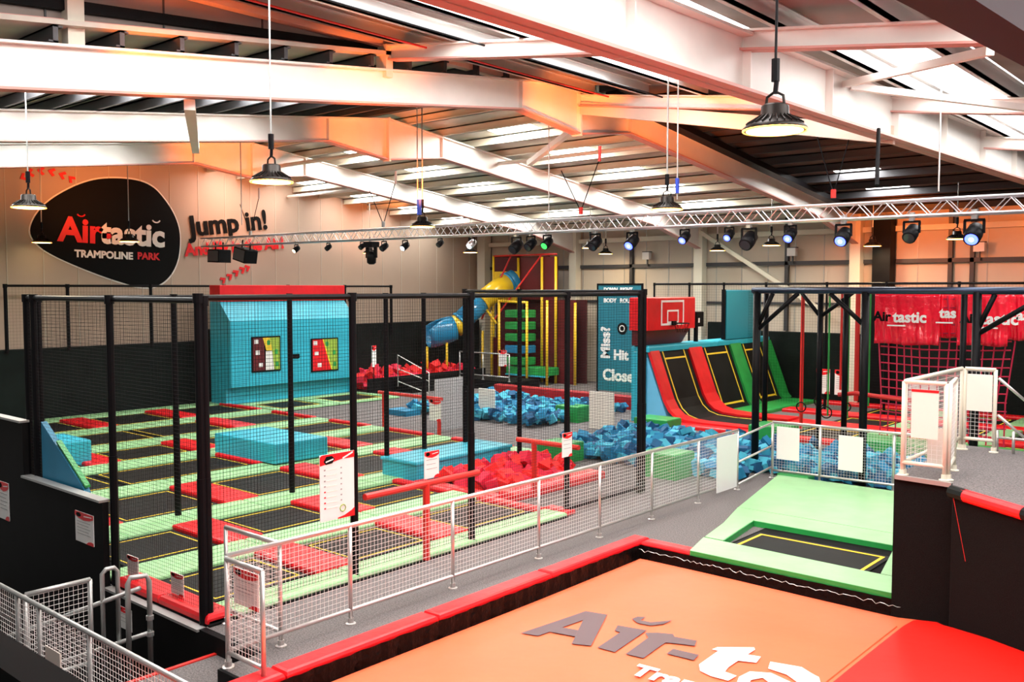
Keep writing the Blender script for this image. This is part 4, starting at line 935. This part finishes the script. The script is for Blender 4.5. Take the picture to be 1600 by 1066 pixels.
# ------------------------------------------------------------------ hit banner
t = thing('target_banner', 'tall dark teal banner lettered around a round target, Hit and Close at the foot', 'banner', (-18.3, 26.0, 0))
W0, W1 = -18.65, -16.9; BY = 26.0
part(MB().box(W0, W1, BY, BY+.04, .25, 3.86), 'sheet', tealbanner, t)
part(MB().box(W0-.05, W0, BY-.02, BY+.05, 0, 3.92).box(W1, W1+.05, BY-.02, BY+.05, 0, 3.92).box(W0, W1, BY-.02, BY+.05, 3.86, 3.92), 'frame', blackmetal, t)
def bt(s, x, z, size, rot=0, bold=.012, sp=1.0, n='lettering'):
    ex = (cos(rot), 0, sin(rot)); ey = (-sin(rot), 0, cos(rot)); text_bm(s, size, basis((x, BY-.004, z), ex, ey), n, white, t, bold, .003, space=sp)
bt('DOWN', -18.42, 3.66, .17, bold=.01); bt('RIGHT', -17.75, 3.66, .17, bold=.01)
bt('BODY', -18.42, 3.28, .19, bold=.01); bt('ROUND', -17.75, 3.28, .19, bold=.01)
bt('Miss?', -18.17, 1.35, .52, PI/2, .02); bt('Round', -16.98, 1.5, .3, PI/2, .015)
bt('Hit', -18.0, 1.35, .46, 0, .02); bt('Close', -18.45, .62, .54, 0, .02)
part(MB().lathe([(.0, 0), (.2, 0), (.2, .01), (0, .01)], n=24).xf(Matrix.Translation((-17.65, BY-.002, 2.4)) @ Matrix.Rotation(PI/2, 4, 'X')), 'target_disc', blackprint, t)
part(MB().tube([(-17.65+.1*cos(a*PI/10), BY-.016, 2.4+.1*sin(a*PI/10)) for a in range(20)], .018, 6, closed=True), 'target_ring', white, t)
tag(MB().pad(-18.6, -15.6, 25.0, 25.9, 0, .12, .05).build('floor_pad', greens), 'bright green pad at the foot of the teal banner', 'pad')

# ------------------------------------------------------------------ play tower with tube slide
t = thing('play_tower', 'maroon soft play tower with yellow posts and green steps in the far corner', 'play tower', (-24.5, 29, 0))
part(MB().box(-24.7, -23.2, 28.95, 29.05, 3.3, 5.05).box(-23.35, -22.6, 28.7, 28.8, .3, 5.0), 'panel', maroon, t)
part(MB().box(-26.2, -24.75, 29.0, 29.1, 3.3, 5.1), 'net_panel', mat('dark_maroon_net', (.06, .004, .006), .8), t)
part(MB().box(-26.1, -22.6, 28.85, 28.95, -.0, 1.7).box(-22.55, -21.7, 28.7, 28.8, 0, 3.3), 'lower_panel', maroon, t)
part(MB().box(-26.2, -24.8, 29.12, 29.2, 0, 3.2).box(-24.8, -21.6, 29.3, 29.38, 0, 3.3), 'dark_backing', MATS['dark_maroon_net'], t)
part(MB().box(-26.2, -24.75, 28.8, 28.98, 2.9, 4.6), 'slide_panel', slideyellow, t) if False else None
part(MB().box(-26.1, -24.8, 28.92, 28.98, 3.2, 4.45), 'slide_panel', slideyellow, t)
for x, y, z in ((-26.2, 29, 5.1), (-24.75, 28.9, 5.0), (-23.3, 28.65, 5.0), (-22.6, 28.65, 5.0), (-24.65, 27.6, 3.3), (-23.2, 27.6, 3.25), (-22.35, 27.8, 3.3), (-21.6, 28.6, 3.2), (-26.1, 28.2, 2.0), (-25.6, 28.2, 2.9)):
    part(MB().tube([(x, y, 0), (x, y, z)], .055, 10), 'post', slideyellow, t, True)
part(MB().tube([(-24.65, 27.6, 3.25), (-23.2, 27.6, 3.2)], .055, 10), 'crossbar', slideyellow, t, True)
part(MB().tube([(-26.2, 29, 5.1), (-22.6, 28.7, 5.1)], .04, 8), 'top_bar', redpipe, t, True)
for x0, x1 in ((-24.9, -25.6), (-23.3, -24.9)): part(MB().tube([(x0, 28.6, 5.05), (x1, 27.6, 2.5)], .035, 8), 'slanting_rope', redpipe, t)
for k in range(5): part(MB().pad(-24.45, -23.5, 27.75, 28.5, .72+.47*k, 1.02+.47*k, .03), 'step', greens if k != 1 else slideblue, t)
part(MB().pad(-24.45, -22.4, 27.8, 28.6, .36, .66, .03), 'step', greens, t)
part(MB().pad(-24.45, -22.4, 27.75, 28.0, .30, .35, .01), 'step_ledge', teal, t)
t = thing('tube_slide', 'blue and yellow tube slide curling down from the maroon play tower', 'slide', (-26.5, 27, 0))
pts = [(-25.05, 29.0, 4.15), (-25.15, 28.7, 3.98), (-25.3, 28.1, 3.65), (-25.5, 27.5, 3.22), (-25.7, 27.05, 2.78), (-25.9, 26.7, 2.42), (-26.05, 26.45, 2.15), (-26.2, 26.15, 1.92)]
for a, b, mm in ((0, 1, slideblue), (1, 3, slideyellow), (3, 5, slideblue), (5, 6, slideyellow)):
    part(MB().tube(pts[a:b+1], .42, 18), 'tube_section', mm, t, True)
for k in (1, 3, 5):
    d = (Vector(pts[k+1])-Vector(pts[k-1])).normalized()*.05; p = Vector(pts[k]); part(MB().tube([p-d, p+d], .46, 18), 'flange', slideblue if k != 3 else slideyellow, t, True)
m = MB(); n = 24; secs = []
fw = Vector((-.45, -.86, -.22)).normalized(); sd = fw.cross(Vector((0, 0, 1))).normalized(); un = sd.cross(fw).normalized()
for i in range(7):
    f_ = i/6; c = Vector(pts[6]) + fw*(1.15*f_) + Vector((0, 0, .10*f_*f_)); Rr = .42+.12*f_; half = PI*(1.0-.42*f_)
    secs.append([c + sd*(Rr*sin(-half+2*half*k/n)) - un*(Rr*1.08*cos(-half+2*half*k/n)) for k in range(n+1)])
m.v = [tuple(v) for S_ in secs for v in S_]
for i in range(6):
    for k in range(n): q = i*(n+1)+k; m.f.append((q, q+1, q+n+2, q+n+1)); m.m.append(0)
o = part(m, 'open_scoop', slideblue, t, True); sm = o.modifiers.new('thickness', 'SOLIDIFY'); sm.thickness = .05
part(MB().tube(secs[6], .035, 8), 'scoop_rim', slideblue, t, True)
for x, y, z in ((-26.0, 26.0, 1.6), (-26.5, 25.4, 1.45)): part(MB().tube([(x, y, .3), (x, y, z)], .05, 8), 'leg', slideyellow, t, True)
part(MB().tube([(-25.3, 27.5, 2.95), (-24.75, 27.55, 2.35)], .05, 8), 'brace', slideyellow, t, True)
guard('grey rail in front of the maroon play tower', [(-24.6, 25.3, .35), (-23.4, 25.3, .35), (-22.1, 25.3, .35)], 1.0, galv2, mesh=False, group=None)
tag(MB().box(-25.0, -21.9, 25.25, 26.8, 0, .35).build('dark_platform', blackpaint), 'low black platform in front of the maroon play tower', 'platform')
t = thing('stair_handrail', 'small white slanting handrail by the far red foam steps', 'handrail', (-24.8, 22.3, 0))
part(MB().tube([(-25.0, 22.5, .2), (-25.0, 22.5, 1.35), (-23.8, 22.9, .75), (-23.8, 22.9, -.0)], .022, 8), 'loop', whitesteel, t, True)
for z in (.75, .3): part(MB().tube([(-25.0, 22.5, z+.1), (-23.8, 22.9, z-.3)], .018, 8), 'rail', whitesteel, t, True)

# ------------------------------------------------------------------ obstacle course frames
t = thing('obstacle_frame', 'heavy black frame with braced posts spanning in front of the ropes and rings', 'steel frame', (-8.62, 17.55, 0))
part(MB().tube([(-8.72, 17.55, 3.72), (-2.3, 17.55, 3.72)], .065, 12), 'top_beam', mat('blue_black_steel', (0.03, 0.045, 0.08), 0.3, 0.6), t, True)
for x in (-8.62, -6.42, -4.48): part(MB().tube([(x, 17.55, .02), (x, 17.55, 3.7)], .075, 12), 'post', blackmetal, t, True)
for a, b in (((-8.62, 2.9), (-7.75, 3.66)), ((-8.62, 2.95), (-8.28, 3.66)), ((-4.48, 2.95), (-3.35, 3.7)), ((-4.48, 3.0), (-4.2, 3.66)), ((-6.42, 3.05), (-7.1, 3.66))):
    part(MB().tube([(a[0], 17.55, a[1]), (b[0], 17.55, b[1])], .045, 10), 'brace', blackmetal, t, True)
t = thing('obstacle_frame', 'black frame with forked post standing behind the near blue foam pit', 'steel frame', (-8.7, 20.95, 0))
for x, y in ((-10.05, 20.95), (-8.7, 20.95), (-8.1, 20.95), (-5.6, 20.95)): part(MB().tube([(x, y, .02), (x, y, 3.72)], .065, 12), 'post', blackmetal, t, True)
part(MB().tube([(-10.1, 20.95, 3.74), (-3.2, 20.95, 3.74)], .05, 10), 'top_beam', blackmetal, t, True)
for a, b in (((-8.7, 3.1), (-9.2, 3.7)), ((-8.7, 3.1), (-7.9, 3.7))): part(MB().tube([(a[0], 20.95, a[1]), (b[0], 20.95, b[1])], .045, 10), 'brace', blackmetal, t, True)
t = thing('red_rail', 'red and blue padded crossbar low behind the forked black post', 'rail', (-8.0, 21.1, 0))
part(MB().tube([(-8.3, 21.1, 1.3), (-7.9, 21.1, 1.36), (-6.2, 21.1, 1.25)], .05, 10), 'bar', redpipe, t)
# hanging bands and rings
import itertools
bands = [(-10.02, 23.0, 'red', .1, .05), (-9.53, 23.0, 'red', 1.25, .025), (-9.8, 24.2, 'green', .35, .025), (-9.0, 23.0, 'red', 1.2, .03), (-9.27, 24.2, 'green', .35, .025), (-8.6, 23.0, 'red', .95, .06), (-8.73, 24.2, 'green', .7, .03)]
for k, (x, y, c, z0, r) in enumerate(bands):
    z0 = .1 if k == 0 else z0
    tag(MB().tube([(x, y, z0), (x, y, 3.75)], r, 8).build('hanging_strap', rope_red if c == 'red' and r < .03 else redpipe if c == 'red' else greens), '%s%s strap hanging behind the black frame, %s of the row from the ramp' % ('thick ' if r > .04 else 'thin ', c, ordn(k)), 'strap')
tag(MB().tube([(-11.0, 23.0, 3.76), (-4.0, 23.0, 3.76)], .03, 8).build('hanging_rail', blackmetal), 'thin black rail the red straps hang from', 'rail')
tag(MB().tube([(-11.0, 24.2, 3.76), (-4.0, 24.2, 3.76)], .03, 8).build('hanging_rail', blackmetal), 'thin black rail the green straps hang from', 'rail')
for k, (x, z, r) in enumerate(((-9.76, .76, .12), (-9.29, .94, .13), (-9.11, .68, .14), (-8.6, .86, .1))):
    t = thing('hand_ring', 'black hand ring, %s of four hanging from the ramp' % ordn(k), 'ring', (x, 22.4, z), 'black hand rings')
    part(MB().tube([(x+r*cos(a*PI/10), 22.4, z+r*sin(a*PI/10)) for a in range(20)], .016, 6, closed=True), 'ring', blackmetal, t)
    part(MB().tube([(x, 22.4, z+r), (x, 22.4, 3.74)], .006, 4), 'cord', blackmetal, t)
tag(MB().tube([(-11.0, 22.4, 3.76), (-4.0, 22.4, 3.76)], .03, 8).build('hanging_rail', blackmetal), 'thin black rail the hand rings hang from', 'rail')
board('notice', 'white notice with red top hung behind the rings, nearer the ramp', 'sign', (-11.66, 27.85, .5), EX, .43, .77, lines=6)
board('notice', 'white notice with red top hung behind the rings, nearer the cargo net', 'sign', (-11.08, 27.85, .5), EX, .43, .77, lines=6)
# cargo net with red sheeting
t = thing('cargo_net', 'crimson rope cargo net hanging under glossy red lettered sheeting', 'cargo net', (-6, 22, 0))
m = MB(); N0 = Vector((-7.72, 22, 3.65)); cell = .19
for i in range(16):
    x = -7.72+i*cell; xb = x+.12*(1-i/8.0)
    m.tube([(x, 22-.05*(i % 3), 3.6), (x+.04*sin(i), 22, 2.6), (xb, 21.9, 1.3), (xb, 21.85, .1)], .017, 5)
for j in range(19):
    z = 3.55-j*cell; m.tube([(-7.72+.1*min(j/12., 1), 22, z), (-6.7, 21.97, z-.04), (-5.7, 21.95, z-.02), (-4.87-.1*min(j/12., 1), 22, z+.02)], .017, 5)
part(m, 'rope_net', rope_red, t)
m = MB(); cols_ = 40
def wav(u, v, s): return .05*sin(u*23+s)+.03*sin(u*51+v*4+s)+.03*sin(v*9+u*5)
def curtain(x0, x1, y, z0, z1, s, z0b=None):
    mb = MB(); nu, nv = 40, 12
    for j in range(nv+1):
        for i in range(nu+1):
            u = i/nu; v = j/nv; zb = z0+(0 if z0b is None else (z0b-z0)*u)+.015*sin(u*9+s)
            mb.v.append((x0+(x1-x0)*u, y+wav(u, v, s)*.7*(1.1-v), zb+(z1-zb)*v))
    for j in range(nv):
        for i in range(nu): mb.f.append((j*(nu+1)+i, j*(nu+1)+i+1, (j+1)*(nu+1)+i+1, (j+1)*(nu+1)+i)); mb.m.append(0)
    return mb
for x0, x1, y, z0, s in ((-7.75, -6.32, 21.78, 2.48, 0), (-6.4, -5.8, 21.95, 2.66, 2), (-5.95, -4.95, 21.8, 2.52, 4), (-5.1, -4.3, 21.9, 2.66, 1)):
    o = part(curtain(x0, x1, y, z0, 3.66, s), 'red_sheeting', pvc_red, t, True); sm = o.modifiers.new('thickness', 'SOLIDIFY'); sm.thickness = .006
def ct(s, x, z, size, m): text_bm(s, size, basis((x, 21.62, z), EX, (0, 0, 1)), 'lettering', m, t, .012, .003)
ct('Air', -7.72, 3.02, .30, blackprint); ct('tastic', -7.28, 3.0, .34, white); ct('tas', -6.28, 3.12, .3, white); ct('Air', -5.85, 3.02, .28, blackprint); ct('tastic', -5.44, 3.0, .34, white); ct('astic', -4.75, 3.1, .3, white)
part(MB().box(-7.4, -7.0, 21.60, 21.62, 2.9, 2.93).box(-6.35, -6.0, 21.60, 21.62, 2.99, 3.02).box(-5.5, -5.1, 21.6, 21.62, 2.9, 2.93), 'white_underline', white, t)
q = board('notice', 'white notice seen through the cargo net ropes', 'sign', (-7.15, 22.4, .95), EX, .62, .6, 'none')
for x in (-7.05, -6.63): part(MB().tube([(x, 22.41, 1.5), (x, 22.41, 3.74)], .006, 5), 'cord', blackmetal, q)

# ------------------------------------------------------------------ lighting truss
t = thing('lighting_truss', 'long aluminium lighting truss hanging across the hall below the roof ridge', 'truss', (-14, 15, 5.1))
TA, TB = -25.2, 1.0
def tz(x): return 5.0-.006*(x+25)
ch = {}
for nme, dy, dz in (('near_top', -.12, .24), ('far_top', .12, .24), ('near_low', -.12, 0), ('far_low', .12, 0)):
    part(MB().tube([(TA, 15+dy, tz(TA)+dz), (TB, 15+dy, tz(TB)+dz)], .022, 8), 'chord', alu, t, True)
m = MB(); step = .22; k = 0; x = TA
while x < TB-step:
    for dy in (-.12, .12):
        a, b = (0, .24) if k % 2 == 0 else (.24, 0)
        m.tube([(x, 15+dy, tz(x)+a), (x+step, 15+dy, tz(x)+b)], .0085, 5)
    for dz in (0, .24):
        s = -.12 if k % 2 == 0 else .12
        m.tube([(x, 15+s, tz(x)+dz), (x+step, 15-s, tz(x)+dz)], .0085, 5)
    x += step; k += 1
part(m, 'lattice', alu, t)
for k, x in enumerate((-22.8, -17.15, -11.2, -6.05)):
    tt = thing('truss_sling', 'thin black wire sling with hook holding up the truss, %s from the logo wall' % ordn(k), 'sling', (x, 15, tz(x)+.24))
    zt = 6.75 if k < 3 else 6.95
    part(MB().tube([(x, 15, 5.3), (x-.5, 15, zt-.6 if k != 3 else zt)], .010, 5).tube([(x, 15, 5.3), (x+.45, 15, zt-.45 if k != 3 else zt)], .010, 5), 'wire', blackmetal, tt)
    part(MB().tube([(x, 15, 5.24), (x, 15, 5.38)], .045, 8), 'hook', redpipe if k > 1 else galv2, tt)
    part(MB().tube([(x+.45, 15, zt-.5), (x+.46, 15, zt-.2)], .03, 6), 'turnbuckle', redpipe if k == 2 else galv2, tt)
# stage lights clamped to the lower chord
def stage_light(x, kind, size, label, grp='stage lights hung along the truss', yaw=0.0, tilt=.6):
    size *= .78; z = tz(x)-.0; t = thing('stage_light', label, 'stage light', (x, 15, z), grp, yaw)
    R = Matrix.Rotation(tilt, 4, 'X'); s = size
    lpart(MB().box(-.03*s, .03*s, -.03*s, .03*s, -.06*s, .05*s), 'clamp', galv2, t)
    lpart(MB().bar((-.10*s, 0, -.22*s), (-.10*s, 0, -.07*s), .012*s, .03*s).bar((.10*s, 0, -.22*s), (.10*s, 0, -.07*s), .012*s, .03*s).bar((-.11*s, 0, -.07*s), (.11*s, 0, -.07*s), .012*s, .03*s), 'yoke', blackmetal, t)
    c = Matrix.Translation((0, 0, -.22*s)) @ Matrix.Rotation(PI/2+tilt, 4, 'X')
    body = MB().lathe([(.05*s, -.14*s), (.085*s, -.10*s), (.095*s, .02*s), (.09*s, .12*s), (.075*s, .125*s)], n=16).xf(c)
    lpart(body, 'housing', blackmetal if kind != 'silver' else alu, t, True)
    lens = {'blue': glow_blue, 'white': glow_white, 'green': glow_green, 'warm': glow_warm, 'silver': glow_white}.get(kind, lensdark)
    ln = lpart(MB().lathe([(.0, .126*s), (.07*s, .127*s), (.07*s, .13*s), (0, .132*s)], n=16).xf(c), 'lens', lens, t)
    if kind == 'blue': lpart(MB().lathe([(.0, .133*s), (.028*s, .133*s), (.028*s, .136*s), (0, .136*s)], n=10).xf(c), 'lamp_core', glow_white, ln)
    return t
L = [(-20.66,'warm',1.0,'small stage light with a warm lens, first on the truss past the two black speakers'),(-19.29,'dark',.9,'small dark stage light, second on the truss past the two black speakers'),
 (-17.95,'dark',.9,'slim dark stage light just before the big black moving head'),(-17.13,'dark',1.1,'rounded dark stage light just after the big black moving head'),(-16.38,'white',1.1,'stage light with a bright white lens before the green wash end'),
 (-15.2,'dark',.9,'small dark stage light between the white lens and the silver light'),(-14.21,'silver',1.1,'silver stage light over the slide end of the hall'),(-12.9,'dark',1.6,'larger dark stage light, first of the cluster above the banner'),
 (-12.5,'dark',1.4,'second dark stage light of the cluster above the play tower'),(-12.06,'green',1.3,'stage light with a green lens'),(-10.84,'dark',1.5,'dark stage light above the banner'),(-9.97,'blue',1.5,'blue glowing stage light nearest the banner'),
 (-8.82,'blue',1.2,'small blue stage light past the brightest blue one'),(-7.92,'blue',1.1,'small blue stage light beside the big dark one'),(-7.54,'dark',1.7,'big dark stage light among the blue ones'),(-6.78,'blue',1.3,'blue stage light before the red truss hook'),
 (-5.87,'blue',1.6,'big blue stage light under the red truss hook'),(-4.8,'dark',1.5,'grey blue stage light between the two last blue ones'),(-3.9,'blue',1.7,'last blue stage light near the picture edge')]
for x, kd, s, lb in L: stage_light(x, kd, s, lb)
def moving_head(x, label):
    z = tz(x)-.03; t = thing('moving_head', label, 'stage light', (x, 15, z))
    lpart(MB().pad(-.16, .16, -.12, .12, -.16, -.02, .02), 'base', blackmetal, t)
    for sx in (-1, 1): lpart(MB().bar((.15*sx, 0, -.42), (.15*sx, 0, -.16), .04, .1), 'yoke_arm', blackmetal, t)
    lpart(MB().lathe([(.06, -.16), (.11, -.12), (.12, .02), (.09, .15)], (0, 0, -.42), 14), 'head', blackmetal, t, True)
moving_head(-17.6, 'big black moving head light hanging before the white lens light')
for x, lb, s in ((-24.26, 'black loudspeaker hanging at the logo end of the truss', 1), (-22.92, 'tilted black loudspeaker hanging second from the logo end', -1)):
    t = thing('loudspeaker', lb, 'loudspeaker', (x, 14.9, 4.6))
    c = Matrix.Translation((0, 0, .1)) @ Matrix.Rotation(.04 if s > 0 else .22, 4, 'Y')
    lpart(MB().pad(-.30, .30, -.20, .20, -.19, .19, .03).xf(c), 'cabinet', blackpaint, t)
    lpart(MB().box(-.26, .26, -.215, -.20, -.15, .15).xf(c), 'grille', darkgrey, t)
    for sx in (-1, 1): lpart(MB().bar((.2*sx, 0, .17), (.2*sx, 0, .4), .03).xf(c), 'bracket', blackmetal, t)

# ------------------------------------------------------------------ high bay lamps
def lamp_proto():
    t = thing('high_bay_lamp', 'x', 'pendant lamp', (0, 0, 0), 'round high bay lamps')
    hs = lpart(MB().lathe([(.255, .0), (.26, .02), (.235, .045), (.13, .10), (.115, .11), (.11, .20), (.09, .215)], n=28), 'housing', lampshell, t, True)
    lpart(MB().tube([(.252*cos(a*PI/16), .252*sin(a*PI/16), .004) for a in range(32)], .009, 6, closed=True), 'rim', lampamber, hs)
    lpart(MB().lathe([(0, -.004), (.225, -.004), (.235, .006), (.0, .006)], n=28), 'diffuser', lampglow, t)
    m = MB()
    for a in range(24): m.bar((.12*cos(a*PI/12), .12*sin(a*PI/12), .115), (.225*cos(a*PI/12), .225*sin(a*PI/12), .05), .008, .03)
    lpart(m, 'cooling_fins', lampshell, hs)
    lpart(MB().tube([(-.08, 0, .21), (-.07, 0, .28), (0, 0, .32), (.07, 0, .28), (.08, 0, .21)], .012, 6), 'bracket', lampshell, t)
    lpart(MB().tube([(0, 0, .30), (.01, 0, .40)], .02, 6).tube([(0, 0, .40), (0, 0, .58)], .035, 8), 'hook', blackmetal, t)
    return t
lp = lamp_proto()
lamps = [(-3.40, 7.19, 'big lit high bay lamp hanging nearest the viewer below the deep girder', True), (-9.64, 6.65, 'lit high bay lamp hanging under the middle of the long roof beam', True), (-15.65, 6.21, 'lit high bay lamp hanging before the black logo oval edge', True),
 (-25.02, 12.57, 'small far high bay lamp hanging in front of the white logo lettering', False), (-27.4, 11.2, 'small far high bay lamp hanging in front of the logo oval near its tip', False), (-14.3, 13.59, 'high bay lamp hanging against the truss above the turquoise wall end', True),
 (-8.12, 13.23, 'high bay lamp hanging against the truss beside the blue strap', True), (-20.4, 28.9, 'tiny high bay lamp beside the banner top, the farther of two', True), (-15.7, 28.9, 'tiny high bay lamp before the cream column above the ramp', False), (-12.57, 26.48, 'high bay lamp before the long diagonal wall brace', True),
 (-10.4, 28.9, 'high bay lamp beside the black wall column', True), (-7.23, 26.21, 'largest of the high bay lamps along the back wall, near the picture edge', True), (-26.6, 22.6, 'small high bay lamp below the big black moving head', False), (-23.35, 24.58, 'small high bay lamp below the silver stage light', False), (-17.8, 24.35, 'small high bay lamp below the dark light above the banner', False)]
copies = [lp] + [copy_tree(lp) for _ in lamps[1:]]
for (x, y, lb, on), o in zip(lamps, copies):
    o.location = (x, y, 5.05); o['label'] = lb
    ztop = (zn(x) if (x > -11.3 and y < 15) else zr(y))+.2
    sc = 1.0
    m = MB().tube([(0, 0, .55), (.004, 0, ztop-5.05)], .011 if y < 8 else .014, 6)
    lpart(m, 'drop_cable', blackmetal if x > -5 else galv2, o)
    if on:
        l = bpy.data.lights.new('lamp_light', 'AREA'); l.shape = 'DISK'; l.size = .4; l.energy = 45; l.color = (1, .74, .45)
        q = bpy.data.objects.new('lamp_light', l); COL.objects.link(q); q.location = (x, y, 5.03)
tag(MB().tube([(-14.3, 13.5, 5.3), (-14.3, 13.5, 5.62)], .05, 8).build('ratchet_strap', mat('blue_strap', (.02, .06, .5), .5)), 'blue strap wound round the truss drop above the middle lamp', 'strap')
tag(MB().tube([(-8.15, 13.6, 5.35), (-8.15, 13.6, 5.6)], .035, 8).build('ratchet_strap', MATS['blue_strap']), 'blue strap on the drop rod nearer the banner', 'strap')
for k, (x, y) in enumerate(((-8.15, 13.6), (-12.1, 15.1), (-14.35, 13.5), (-19.2, 12.4))):
    tag(MB().tube([(x, y, 5.25), (x, y, (zr(y) if x < -11.3 else zn(x))+.2)], .012, 6).build('drop_rod', galv), 'thin silver drop rod from the roof, %s counting from the deep girder' % ordn(k), 'rod')
tag(MB().tube([(-4.85, 13.6, 5.25), (-4.95, 13.9, 6.1)], .03, 8).build('drop_cable', blackmetal), 'thick black cable hanging from the deep girder to the truss', 'cable')
tag(MB().tube([(-4.3, 14.6, 5.2), (-4.3, 14.6, 6.84)], .012, 6).build('drop_rod', galv), 'pale rod hanging beside the deep girder down to the truss', 'rod')

# ------------------------------------------------------------------ painted logo on the end wall
WX = -28.07
def wallp(px, py):           # read off the oval's outline in wall axes (y along the wall, z up)
    return (px, py)
t = thing('logo_sign', 'huge black rounded logo painted high on the end wall, Air-tastic in red and white', 'sign', (WX, 13.5, 5.2))
oval = [(11.17, 5.33), (11.25, 5.72), (11.55, 6.15), (12.0, 6.52), (12.6, 6.86), (13.2, 7.07), (13.9, 7.15), (14.5, 7.12), (14.95, 6.95), (15.3, 6.62), (15.6, 6.2), (15.78, 5.75), (15.82, 5.3), (15.75, 4.75), (15.55, 4.3), (15.25, 3.98), (14.9, 3.82), (14.4, 3.80), (13.8, 3.95), (13.1, 4.18), (12.4, 4.45), (11.8, 4.72), (11.4, 4.98)]
def smoothp(P, n=4):
    out = []; N = len(P)
    for i in range(N):
        p0, p1, p2, p3 = P[i-1], P[i], P[(i+1) % N], P[(i+2) % N]
        for k in range(n):
            s = k/n; out.append(tuple(.5*((2*p1[c])+(-p0[c]+p2[c])*s+(2*p0[c]-5*p1[c]+4*p2[c]-p3[c])*s*s+(-p0[c]+3*p1[c]-3*p2[c]+p3[c])*s**3) for c in (0, 1)))
    return out
part(MB().prism(smoothp(oval), 'x', -28.085, WX), 'black_oval', blackprint, t)
ovw = [(13.5+(y-13.5)*1.018, 5.45+(z-5.45)*1.03) for y, z in oval]
part(MB().prism(smoothp(ovw), 'x', -28.099, -28.088), 'pale_outline', whitesteel, t)
def wt(s, y, z, size, m, root, bold=.02, sh=0.0, rot=0.0, n='lettering', sp=1.0):
    text_bm(s, size, basis((WX+.012, y, z), (0, cos(rot), sin(rot)), (0, -sin(rot), cos(rot))), n, m, root, bold, .004, shear=sh, space=sp)
wt('Air-', 11.95, 5.18, 1.0, redprint, t, .035, rot=-.03)
wt('tastic', 13.18, 5.16, .98, white, t, .035, rot=-.03)
wt('TRAMPOLINE', 12.4, 4.70, .30, white, t, .012, rot=-.02)
wt('PARK', 14.35, 4.68, .30, redprint, t, .012, rot=-.02)
part(MB().tube([(WX+.02, 15.0+.13*cos(PI*(1.1+.8*k/8)), 5.95+.1*sin(PI*(1.1+.8*k/8))) for k in range(9)], .022, 6), 'smile_mark', white, t)
part(MB().tube([(WX+.02, 12.62+.12*cos(PI*(1.1+.8*k/8)), 6.0+.09*sin(PI*(1.1+.8*k/8))) for k in range(9)], .022, 6), 'smile_mark', redprint, t)
t = thing('wall_slogan', 'black and red lettering reading Jump in! on the end wall beside the logo', 'wall lettering', (WX, 17, 5.4))
wt('Jump in!', 16.2, 5.48, .92, blackprint, t, .03, rot=.13)
wt('And Fly in the Air!', 16.0, 4.82, .55, redprint, t, .022, rot=.10, sp=.95)
def chevs(label, pts, ang):
    t = thing('chevron_trail', label, 'wall marking', (WX, pts[0][0], pts[0][1]))
    for (y, z, s, a) in pts:
        P = [(0, s*.5), (s*.6, 0), (0, -s*.5), (-s*.25, -s*.3), (s*.1, 0), (-s*.25, s*.3)]
        part(MB().prism([(y+u*cos(a)-v*sin(a), z+u*sin(a)+v*cos(a)) for u, v in P], 'x', -28.085, WX), 'chevron', redprint, t)
chevs('short trail of red chevrons rising on the end wall below the slogan', [(17.35, 4.02, .26, .6), (17.6, 4.14, .27, .6), (17.85, 4.27, .28, .6), (18.1, 4.38, .28, .5), (18.3, 4.45, .26, .4)], .6)
chevs('arc of red chevrons high on the end wall above the logo oval', [(11.05, 6.95, .24, -2.6), (11.25, 7.08, .26, -2.9), (11.55, 7.16, .26, 3.1), (11.85, 7.15, .26, 2.9), (12.15, 7.08, .26, 2.8), (12.4, 6.98, .25, 2.4)], 0)
tag(MB().box(-28.08, -28.0, 14.3, 14.5, 3.4, 3.55).build('wall_box', whiteboard), 'small white box on the end wall below the logo oval', 'box')
